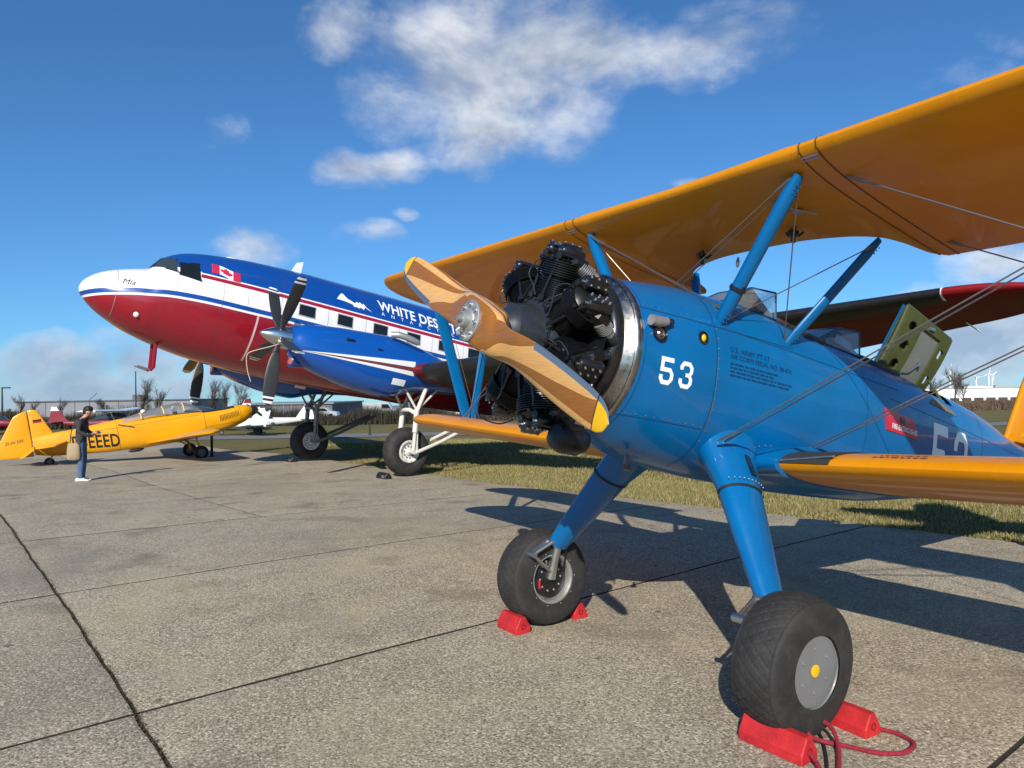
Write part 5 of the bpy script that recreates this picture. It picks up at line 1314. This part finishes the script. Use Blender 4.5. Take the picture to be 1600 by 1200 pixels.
# gear
sl = math.tan(.1446)
for s in (1, -1):
    Gr = bpy.data.objects.new('landing_gear', None); COL.objects.link(Gr); Gr.parent = TR
    c = V(4.524, s * .955, -sl * 4.524 + .25); lathe_wheel(c, .25, .17, Gr)
    mb = MB(); mb.tube([c + V(0, -s * .1, 0), c + V(-.02, -s * .12, .30), V(4.45, s * .86, .24)], .04, 8); mb.build('leg', M_ty, Gr)
    mb = MB(); mb.tube([c + V(-.02, -s * .12, .12), V(4.0, s * .86, .2)], .02, 6); mb.build('brace', M_tdark, Gr)
tw = bpy.data.objects.new('tail_wheel', None); COL.objects.link(tw); tw.parent = TR; lathe_wheel((0, 0, .15), .15, .10, tw)
mb = MB(); mb.tube([(0, -.06, .11), (.06, -.04, .28), (.16, 0, .38)], .022, 6); mb.build('fork', M_gearg, tw)
mb = MB(); mb.lathe([(0, .02), (.1, .06), (.35, .07), (.5, .02)], (2.35, -.1, .03), (1, 0, 0), 12); mb.build('belly_fairing', M_tdark, TR)
# ------------------------------------------------------------------ man with a phone
def skin_mesh(name, joints, edges, root=0, sub=2):
    me = bpy.data.meshes.new(name); me.from_pydata([j[:3] for j in joints], edges, [])
    o = bpy.data.objects.new(name, me); COL.objects.link(o)
    sk = o.modifiers.new('skin', 'SKIN'); sk.use_smooth_shade = True; sb = o.modifiers.new('sub', 'SUBSURF'); sb.levels = sub
    for i, v in enumerate(me.skin_vertices[0].data):
        r = joints[i][3]; v.radius = (r if np.isscalar(r) else r[0], r if np.isscalar(r) else r[1]); v.use_root = (i == root)
    m2 = bpy.data.meshes.new_from_object(o.evaluated_get(bpy.context.evaluated_depsgraph_get())); bpy.data.objects.remove(o); m2.name = name
    m2.polygons.foreach_set('use_smooth', [True] * len(m2.polygons)); return m2
M_skin = mat('skin', (.50, .27, .18), .5); M_jean = mat('blue denim', (.055, .115, .21), .85, var=.2, vs=8, bump=.3, bs=40); M_sweat = mat('dark grey sweater', (.035, .036, .036), .9, var=.15, vs=10, bump=.3, bs=60)
M_shoe = mat('white trainers', (.70, .70, .70), .6); M_hair = mat('black hair', (.008, .007, .007), .6, bump=.5, bs=60); M_bag = mat('beige canvas', (.36, .27, .16), .85, var=.1, bump=.3, bs=70); M_phone = mat('phone case', (.012, .012, .014), .2)
PX, PYY = -9.86, 16.75
PM = Matrix.Translation((PX, PYY, float(zg(PX, PYY)))) @ Matrix.Rotation(R_(12), 4, 'Z') @ Matrix.Scale(.955, 4)
MAN = thing('person', 'man in dark sweater and jeans looking down at a phone beside the trainer', 'person', PM)
# faces +x; y left
J = [(0, 0, .95, (.125, .155)), (.0, 0, 1.10, (.12, .145)), (.01, 0, 1.27, (.135, .17)), (.03, 0, 1.42, (.12, .17)), (.075, 0, 1.50, .062), (.12, 0, 1.565, .058),   # 0-5 trunk, neck
     (.165, 0, 1.645, (.098, .082)), (.185, 0, 1.72, (.085, .072)),                                                                                        # 6-7 head
     (.03, .20, 1.42, .065), (.035, .265, 1.20, .055), (.20, .19, 1.10, .046), (.31, .10, 1.15, .034),                                                       # left arm 8-11
     (.03, -.20, 1.42, .065), (.025, -.265, 1.20, .055), (.20, -.20, 1.09, .046), (.32, -.10, 1.14, .034),                                                     # right arm 12-15
     (.0, .095, .90, .10), (.02, .10, .50, .075), (-.015, .105, .12, .062), (-.01, .105, .06, .058),                                                            # left leg 16-19
     (.0, -.095, .90, .10), (.03, -.10, .50, .075), (.01, -.105, .12, .062), (.015, -.105, .06, .058)]                                                           # right leg 20-23
Ed = [(0, 1), (1, 2), (2, 3), (3, 4), (4, 5), (5, 6), (6, 7), (3, 8), (8, 9), (9, 10), (10, 11), (3, 12), (12, 13), (13, 14), (14, 15), (0, 16), (16, 17), (17, 18), (18, 19), (0, 20), (20, 21), (21, 22), (22, 23)]
me = skin_mesh('body', J, Ed)
for m in (M_skin, M_sweat, M_jean): me.materials.append(m)
for p in me.polygons:
    c = p.center
    if c.z > 1.50 + (c.x - .05) * .35: i = 0
    elif c.z > .93 and not (c.x > .285): i = 1
    elif c.x > .285: i = 0
    else: i = 2
    p.material_index = i
link('body', me, MAN)
mb = MB(); mb.ball((.16, 0, 1.715), .103, 16, sc=(1.06, .92, .82)); mb.ball((.115, 0, 1.66), .088, 14, sc=(.9, .95, 1)); mb.build('hair', M_hair, MAN)
mb = MB(); mb.tube([(.255, 0, 1.665), (.285, 0, 1.625), (.262, 0, 1.612)], [.012, .018, .012], 8); mb.build('nose', M_skin, MAN)
for s in (1, -1):
    mb = MB(); mb.ball((.155, s * .083, 1.64), .026, 8, sc=(.8, .4, 1.2)); mb.build('ear', M_skin, MAN)
    mb = MB(); mb.ball((.243, s * .03, 1.672), .011, 8); mb.build('eye', M_hair, MAN)
    y = s * .105; x0 = -.012 if s > 0 else .012
    mb = MB(); rings = []
    for x, w, h in ((-.11, .03, .05), (-.09, .042, .085), (-.02, .045, .10), (.06, .047, .075), (.12, .05, .055), (.17, .042, .045), (.19, .02, .03)):
        rings.append([V(x0 + x, y + w * math.cos(q) * (1 if math.sin(q) > -.2 else 1), max(.0, h * .5 + h * .55 * math.sin(q))) for q in np.linspace(0, 2 * math.pi, 14, endpoint=False)])
    mb.loft(rings); mb.build('shoe', M_shoe, MAN)
    # hand with fingers curled round the phone
    hx, hy, hz = .335, s * .085, 1.148
    mb = MB(); mb.ball((hx, hy, hz), .04, 10, sc=(1.1, .55, .8))
    for f in range(4):
        z0 = hz + .02 - f * .017; L = (.05, .056, .052, .042)[f]
        mb.tube(spl([(hx + .02, hy, z0), (hx + .045, hy - s * .008, z0 + .004), (hx + .055, hy - s * (.02 + L * .3), z0 + .006), (hx + .05, hy - s * (.03 + L * .45), z0 + .005)], 4), .0085, 6)
    mb.tube(spl([(hx, hy - s * .012, hz + .028), (hx + .012, hy - s * .035, hz + .045), (hx + .02, hy - s * .055, hz + .045)], 4), .009, 6); mb.build('hand', M_skin, MAN)
PH_ = thing('phone', 'dark phone held in both hands by the man in jeans', 'phone', PM @ Matrix.Translation((.395, 0, 1.165)) @ Matrix.Rotation(R_(-48), 4, 'Y'))
mb = MB(); mb.box((0, 0, 0), (.006, .07, .038)); mb.build('case', M_phone, PH_, False); mb = MB(); mb.box((-.0065, 0, 0), (.0008, .066, .034)); mb.build('screen', M_wdark, PH_, False)
BG = thing('tote_bag', 'beige canvas shoulder bag hanging at the back of the man in jeans', 'bag', PM)
mb = MB(); rings = []
for z, a, b in ((.52, .09, .04), (.54, .135, .06), (.65, .15, .08), (.80, .14, .07), (.90, .125, .04), (.92, .12, .03)):
    rings.append([V(-.10 + a * math.cos(q), -.20 + b * math.sin(q), z) for q in np.linspace(0, 2 * math.pi, 18, endpoint=False)])
mb.loft(rings); mb.build('sack', M_bag, BG)
for o in (0,):
    mb = MB(); mb.tube(spl([(-.17, -.21, .90), (-.13, -.235, 1.2), (-.03, -.235, 1.46), (.05, -.20, 1.47), (.07, -.24, 1.25), (.0, -.225, .90)], 6), .010, 6, ell=((1, 0, 0), 1.2, .4)); mb.build('strap', M_sweat, BG)

# ------------------------------------------------------------------ background: light planes, hedge, trees, halls
M_lw = mat('white aircraft paint', (.75, .76, .76), .35, coat=.3); M_maroon = mat('maroon paint', (.20, .012, .025), .4, coat=.3); M_navy = mat('navy paint', (.01, .02, .09), .35)
def light_plane(label, pos, yaw, body, trim, high=False, s=1., group='small aircraft parked beyond the grass'):
    """x forward; simple light aeroplane with fuselage, wing, tail, gear and canopy"""
    P = thing('light_plane', label, 'airplane', Matrix.Translation(tuple(pos)) @ Matrix.Rotation(yaw, 4, 'Z') @ Matrix.Scale(s, 4), group)
    LB = Body([-4.2, -3.4, -1.5, 0, 1.2, 2.0, 2.7, 3.0], [.06, .12, .32, .52, .54, .5, .38, .15], [1.15, 1.15, 1.2, 1.3, 1.3, 1.2, 1.1, .95], [.98, .85, .6, .5, .48, .5, .58, .78], 2.4)
    mb = MB(); mb.loft([LB.ring(x, 24) for x in np.arange(-4.2, 3.01, .24)]); mb.build('fuselage', body, P)
    mb = MB(); mb.lathe([(0, .15), (.12, .12), (.25, .01)], (2.97, 0, .87), (1, 0, 0), 14); mb.build('spinner', trim, P)
    CBo = Body([-1.3, -.6, .4, 1.3, 1.7], [.3, .42, .48, .46, .40], [1.2, 1.62, 1.75, 1.55, 1.2], [1.0] * 5, 2.3)
    mb = MB(); mb.loft([CBo.ring(x, 20) for x in np.linspace(-1.3, 1.7, 9)]); mb.build('canopy', M_wgrey, P)
    zw = 1.86 if high else .58
    for k in (1, -1):
        mb = MB(); rings = [[V((1.25 - .1 * y) - (1.45 - .03 * y) * x, k * y, zw + .06 * y * (0.3 if high else 1) + z * 1.4) for x, z in AF] for y in (0.0 if high else .3, 1.5, 3, 4.4, 5.0)]
        mb.loft(rings); mb.build('wing', M_lw if high else body, P)
        if high: mb = MB(); mb.tube([(.8, k * .5, .6), (.8, k * 2.4, 1.86)], .04, 6); mb.build('wing_strut', M_lw, P)
        mb = MB(); mb.prism([(-3.3, .05), (-3.6, 1.5), (-4.1, 1.55), (-4.25, .05)], lambda u, v, w: V(u, k * v, 1.08 + w), -.03, .03); mb.build('tailplane', body, P)
        wl = bpy.data.objects.new('main_wheel', None); COL.objects.link(wl); wl.parent = P; lathe_wheel((-.2, k * 1.1, .2), .2, .13, wl); mb = MB(); mb.tube([(-.2, k * 1.05, .2), (0, k * .45, .6)], .04, 6); mb.build('leg', body, wl)
    mb = MB(); mb.prism([(-3.0, 1.12), (-3.75, 2.2), (-4.15, 2.25), (-4.4, 1.05)], lambda u, v, w: V(u, w, v), -.035, .035); mb.build('fin', body, P)
    mb = MB(); mb.prism([(-3.62, 1.95), (-3.80, 2.23), (-4.17, 2.28), (-4.24, 1.95)], lambda u, v, w: V(u, w, v), -.045, .045); mb.build('fin_tip', trim, P)
    wl = bpy.data.objects.new('nose_wheel', None); COL.objects.link(wl); wl.parent = P; lathe_wheel((2.3, 0, .18), .18, .12, wl); mb = MB(); mb.tube([(2.3, 0, .18), (2.2, 0, .6)], .035, 6); mb.build('leg', body, wl)
    return P
def gz(x, y): return V(x, y, float(zg(x, y)))
def gnd(u, depth): p = at(u, 700, depth); return gz(p[0], depth)
light_plane('white low-wing light plane with dark blue fin tip beyond the trainer nose', gnd(398, 44), R_(205), M_lw, M_navy, s=.80)
light_plane('white light plane with red fin tip hidden behind the yellow trainer', gnd(318, 52), R_(160), M_lw, M_maroon, s=.98)
light_plane('maroon high-wing light plane with white wings behind the man', gnd(172, 46), R_(10), M_maroon, M_lw, True, s=.80)
light_plane('red light plane at the left edge behind the trainer tail', gnd(-22, 52), R_(20), M_maroon, M_maroon, s=.8)
# upright white cover panel of the folded wing beside the white plane
p = gnd(402, 42.5); o = thing('folded_wing', 'upright white folded glider wing under a cover', 'aircraft part', Matrix.Translation(tuple(p)) @ Matrix.Rotation(R_(8), 4, 'Z'))
mb = MB(); mb.prism([(-.75, .42), (-.72, .62), (-.35, .9), (-.12, 1.2), (.0, 1.55), (.16, 1.62), (.2, 1.52), (.42, 1.55), (.48, 1.35), (.62, 1.32), (.72, 1.42), (.78, 1.36), (.55, .62), (.45, .42)], lambda u, v, w: V(u, w + .06 * math.sin(u * 5), v), -.05, .05); mb.build('cover', M_lw, o)
mb = MB(); mb.box((0, 0, .38), (.75, .35, .05)); mb.build('cradle', M_tdark, o); 
for k in (-1, 1): mb = MB(); mb.lathe([(-.06, .12), (-.05, .2), (.05, .2), (.06, .12)], (.05, k * .3, .2), (0, 1, 0), 14); mb.build('wheel', M_rub, o)
for (u, v, dp, h, lb) in ((331, 704, 24.6, .72, 'thin black post standing by the grass edge under the trainer nose'), (578, 668, 40, .75, 'thin black post in the grass under the transport plane')):
    q = gnd(u, dp); o = thing('marker_post', lb, 'post', Matrix.Translation(tuple(q)), 'black marker posts'); mb = MB(); mb.tube([(0, 0, 0), (0, 0, h)], .045, 10); mb.build('shaft', M_tdark, o); mb = MB(); mb.lathe([(0, .11), (.03, .1), (.04, .05)], (0, 0, 0), (0, 0, 1), 12); mb.build('foot', M_tdark, o)

M_bark = mat('winter bark', (.075, .060, .048), .9, var=.3, vs=4)
def tree_mesh(seed, H, spread, n0=9, thin=1., bushy=False):
    r = random.Random(seed); tr = MB(); cr = MB()
    def grow(mbx, p, d, L, rad, lv):
        k = 3; pts = [p]; q = p.copy(); dd = d.copy()
        for i in range(k):
            dd = dd + V(r.uniform(-.16, .16), r.uniform(-.16, .16), r.uniform(-.02, .14)); dd /= np.linalg.norm(dd); q = q + dd * L / k; pts.append(q.copy())
        mbx.tube(pts, [rad * (1 - .55 * i / k) for i in range(k + 1)], 4 if lv else 7, cap=False)
        if lv >= 4: return
        m = (n0 if lv == 0 else r.randint(5, 7))
        for j in range(m):
            t = r.uniform(.25 if lv == 0 else .2, 1.); i = min(int(t * k), k - 1); b = pts[i] + (pts[i + 1] - pts[i]) * (t * k - i)
            a = r.uniform(0, 6.28); tilt = r.uniform(.35, .85) * spread
            u = V(math.cos(a), math.sin(a), 0); nd = dd * math.cos(tilt) + u * math.sin(tilt) + V(0, 0, .25); nd /= np.linalg.norm(nd)
            grow(cr, b, nd, L * r.uniform(.42, .68), max(.0045, rad * .40) * thin, lv + 1)
    grow(tr, V(0, 0, 0), V(0, 0, 1), H * (.35 if bushy else .5), H * .022, 0)
    a = tr.mesh('trunk', True, 60, False); b = cr.mesh('crown', True, 60, False); a.materials.append(M_bark); b.materials.append(M_bark); return a, b
TM = [tree_mesh(3, 7, 1.0, 11), tree_mesh(5, 7, 1.15, 13, bushy=True), tree_mesh(11, 7, .8, 10, .9)]
def tree(kind, u, depth, top, label, group='bare trees along the field edge'):
    b = gnd(u, depth); z1 = at(u, top, depth)[2]; s = (z1 - b[2]) / (7.0 if kind != 1 else 5.4)
    T = thing('bare_tree', label, 'tree', Matrix.Translation(tuple(b)) @ Matrix.Rotation(u * .7, 4, 'Z') @ Matrix.Scale(s, 4), group)
    link('trunk', TM[kind][0], T); link('crown', TM[kind][1], T)
for kd, u, dp, top, lb in ((1, 166, 95, 612, 'round bushy bare tree right of the man, in front of the grey hall'), (0, 222, 88, 588, 'tall bare tree left of the pitot masts above the canopy'), (2, 250, 92, 600, 'slim bare tree just right of the tall bare tree'), (2, 32, 120, 612, 'slim bare tree behind the trainer tail'), (2, 98, 110, 618, 'thin bare sapling in front of the grey hall'),
                       (0, 330, 98, 590, 'bare tree behind the far propeller'), (2, 352, 105, 588, 'bare tree behind the red fin tip'), (0, 376, 112, 592, 'bare tree at the corner of the dark hall'), (2, 308, 120, 600, 'faint bare tree left of the far propeller'), (1, 8, 100, 632, 'low bare bush at the left edge below the lamp'), (2, 55, 150, 622, 'faint bare tree in front of the hall end'),
                       (2, 1494, 140, 566, 'tall bare tree in front of the wind turbine'), (0, 1508, 150, 578, 'bare tree in front of the white warehouse'), (2, 1462, 150, 584, 'bare tree left of the wind turbine')):
    tree(kd, u, dp, top, lb)
def thicket(name, label, x0, x1, yf, h0, h1, k, cols, wd=1.0, kind='stuff'):
    """dense low hedge or brush: many thin upright twigs in one mass"""
    n = k; t = rng.uniform(0, 1, n); X = x0 + (x1 - x0) * t; Y = np.array([yf(x) for x in X]) + rng.normal(0, wd, n); Z = zg(X, Y) - .05
    h = rng.uniform(h0, h1, n) * (.7 + .3 * np.sin(X * .9) * np.sin(X * .37 + 1)); w = rng.uniform(.015, .06, n); a = rng.uniform(0, 6.28, n); lx, ly = rng.normal(0, .28, n) * h, rng.normal(0, .28, n) * h
    p0 = np.stack([X - w * np.cos(a), Y - w * np.sin(a), Z], 1); p1 = np.stack([X + w * np.cos(a), Y + w * np.sin(a), Z], 1); p2 = np.stack([X + lx, Y + ly, Z + h], 1)
    v = np.stack([p0, p1, p2], 1).reshape(-1, 3); me = bpy.data.meshes.new(name); me.from_pydata(v.tolist(), [], [(3 * i, 3 * i + 1, 3 * i + 2) for i in range(n)])
    m = mat(name + ' twigs', cols[0], .9); tt = m.node_tree; g = NG(tt); tt.links.new(g.ramp(g.n('ShaderNodeNewGeometry').outputs['Random Per Island'], [(i / (len(cols) - 1), c) for i, c in enumerate(cols)]), tt.nodes['Principled BSDF'].inputs['Base Color'])
    me.materials.append(m); tag(link(name, me), label, 'hedge', kind=kind)
thicket('hedge', 'dark winter hedge behind the parked light planes', -64, -6, lambda x: 66 + .05 * x, 1.2, 2.3, 26000, [(.015, .018, .010), (.035, .030, .020), (.05, .04, .03), (.02, .03, .012)])
thicket('hedge', 'dark hedge far behind the transport plane wheels', -10, 16, lambda x: 74, 1.0, 2.0, 9000, [(.03, .028, .024), (.05, .045, .04), (.07, .06, .05)])
thicket('dry_brush', 'brown dry brush bank below the white warehouse', 38, 95, lambda x: 92, .9, 1.7, 26000, [(.07, .04, .025), (.13, .085, .055), (.17, .12, .08), (.10, .05, .04)], 2.2)
# grey hall on the left, darker hall under the transport plane, white warehouse on the right
M_hall = mat('grey hall cladding', (.20, .21, .23), .6, var=.06, vs=.2); M_hall2 = mat('dark hall cladding', (.10, .10, .11), .7, var=.1, vs=.3); M_ware = mat('white warehouse cladding', (.72, .73, .74), .5); M_roofg = mat('warehouse roof grey', (.35, .36, .38), .5)
def hall(label, u0, u1, depth, top, wall, roof, fn=None, name='hall'):
    a, b = gnd(u0, depth), gnd(u1, depth); z0 = min(a[2], b[2]) - .5; zt = at((u0 + u1) / 2, top, depth)[2]; L = b[0] - a[0]
    o = thing(name, label, 'building', Matrix.Translation((a[0], depth, z0))); H = zt - z0
    mb = MB(); mb.box((L / 2, 12, H / 2), (L / 2, 12, H / 2)); mb.build('wall', wall, o, False)
    mb = MB(); mb.box((L / 2, 12, H + .12), (L / 2 + .3, 12.3, .12)); mb.build('roof_edge', roof, o, False)
    for k in range(1, 12): mb = MB(); mb.box((L * k / 12, -.04, H / 2), (.06, .04, H / 2 - .1)); mb.build('cladding_rib', roof, o, False)
    if fn: fn(o, L, H)
    return o
def hall_bits(o, L, H):
    mb = MB(); mb.box((L * .62, 8, H + .9), (1.6, 1.2, .7)); mb.build('roof_unit', M_hall2, o, False)
    mb = MB(); mb.tube([(L * .36, 4, H + .2), (L * .41, 4, H + 2.2)], .15, 6); mb.build('roof_pipe', M_hall, o)
hall('long grey flat-roofed hall behind the man on the left', 26, 300, 190, 627, M_hall, M_hall2, hall_bits)
hall('dark grey low hall behind the trainer nose', 368, 520, 120, 632, M_hall2, M_hall)
hall('grey low hall far behind under the transport plane', 520, 760, 150, 638, M_hall2, M_hall)
def ware_bits(o, L, H):
    for k in range(13):
        x = L * (.22 + .06 * k)
        mb = MB(); mb.box((x, -.05, H * .13 + .2), (L * .023, .05, H * .13)); d = mb.build('dock_door', mat('dock door', (.06, .045, .045), .7) if k == 0 else MATS['dock door'], o, False)
    for k, (x, w, h) in enumerate(((.40, .085, .8), (.56, .09, 1.0), (.72, .085, .9), (.88, .06, 1.2))):
        mb = MB(); mb.box((L * x, 3, H + h * .5 + .2), (L * w * .86, 3, h * .5)); mb.build('roof_light', M_roofg if k % 2 else M_ware, o, False)
hall('long white warehouse with dark loading doors far behind the biplane tail', 1405, 1720, 330, 606, M_ware, M_roofg, ware_bits, 'warehouse')
hall('white flat building left of the warehouse behind the hatch', 1180, 1400, 360, 607, M_ware, M_roofg, None, 'warehouse')
# lamp posts and wind turbines
M_pole = mat('dark pole metal', (.05, .05, .055), .5, .5)
def lamp(u, depth, top, label, arm):
    b = gnd(u, depth); z = at(u, top, depth)[2] - b[2]; o = thing('lamp_post', label, 'lamp post', Matrix.Translation(tuple(b)), 'lamp posts by the hedge')
    mb = MB(); mb.tube([(0, 0, 0), (0, 0, z * .6), (0, 0, z)], [.10, .08, .06], 8); mb.build('pole', M_pole, o)
    if arm: mb = MB(); mb.box((.35, 0, z), (.38, .12, .06)); mb.build('lamp_head', M_pole, o)
lamp(4, 70, 606, 'dark lamp post with flat head at the left edge', True); lamp(213, 85, 580, 'thin dark mast below the pitot masts', False)
M_turb = mat('turbine white', (.75, .76, .78), .5)
for u, hub, R, rot, dp, lb in ((1486.5, 584, 17, 4, 1100, 'large white wind turbine left of the warehouse roof'), (1527.5, 590, 8, 80, 1700, 'small distant white wind turbine, middle of three'), (1547, 584, 11, 8, 1500, 'white wind turbine above the warehouse roof'), (1552.5, 586, 9, 50, 1600, 'white wind turbine overlapping its neighbour above the warehouse')):
    b = gnd(u, dp); h = at(u, hub, dp)[2] - b[2]; k = dp / FPX; o = thing('wind_turbine', lb, 'wind turbine', Matrix.Translation(tuple(b)), 'wind turbines on the horizon')
    mb = MB(); mb.tube([(0, 0, 0), (0, 0, h)], [1.6 * k, .9 * k], 8); mb.build('tower', M_turb, o)
    mb = MB(); mb.box((0, 0, h), (.8 * k, 1.6 * k, .8 * k)); mb.build('nacelle', M_turb, o)
    for q in range(3):
        a = R_(rot + 120 * q); mb = MB(); mb.tube([(0, -2 * k, h), (math.sin(a) * R * .3 * k, -2 * k, h + math.cos(a) * R * .3 * k), (math.sin(a) * R * k, -2 * k, h + math.cos(a) * R * k)], [.6 * k, .75 * k, .2 * k], 6); mb.build('blade', M_turb, o)
# parked vehicles far under the transport plane
def car(u, depth, col, label, L=4.3, van=False):
    b = gnd(u, depth); o = thing('parked_car', label, 'car', Matrix.Translation(tuple(b)), 'vehicles parked beyond the field')
    h = 1.0 if not van else 1.9
    mb = MB(); P = [(-L / 2, .3), (-L / 2, .8), (-L * .42, .88), (-L * .3, 1.42), (L * .12, 1.45), (L * .28, .95), (L * .47, .85), (L / 2, .6), (L / 2, .3)] if not van else [(-L / 2, .3), (-L / 2, 1.95), (L * .25, 1.98), (L * .36, 1.25), (L * .48, 1.0), (L / 2, .3)]
    mb.prism(P, lambda x, z, w: V(x, w, z), -.85, .85); mb.build('body', mat('car paint ' + label[:12], col, .3, coat=.5), o)
    mb = MB(); mb.prism([(-L * .28, .95), (-L * .25, 1.34), (L * .1, 1.36), (L * .22, .97)] if not van else [(L * .05, 1.2), (L * .05, 1.8), (L * .24, 1.8), (L * .33, 1.2)], lambda x, z, w: V(x, w, z), -.865, .865); mb.build('side_window', M_wdark, o)
    for x in (-L * .3, L * .3):
        for y in (-.75, .75): mb = MB(); mb.lathe([(-.1, .18), (-.1, .32), (.1, .32), (.1, .18)], (x, y, .32), (0, 1, 0), 16); mb.build('wheel', M_rub, o)
car(596, 105, (.45, .45, .46), 'white van parked far behind the transport plane', 4.8, True); car(505, 100, (.4, .41, .43), 'silver car parked far behind the far landing gear'); car(738, 100, (.45, .45, .47), 'pale car parked behind the biplane lower wing tip'); car(668, 98, (.05, .05, .06), 'black car parked far behind between the landing gears')
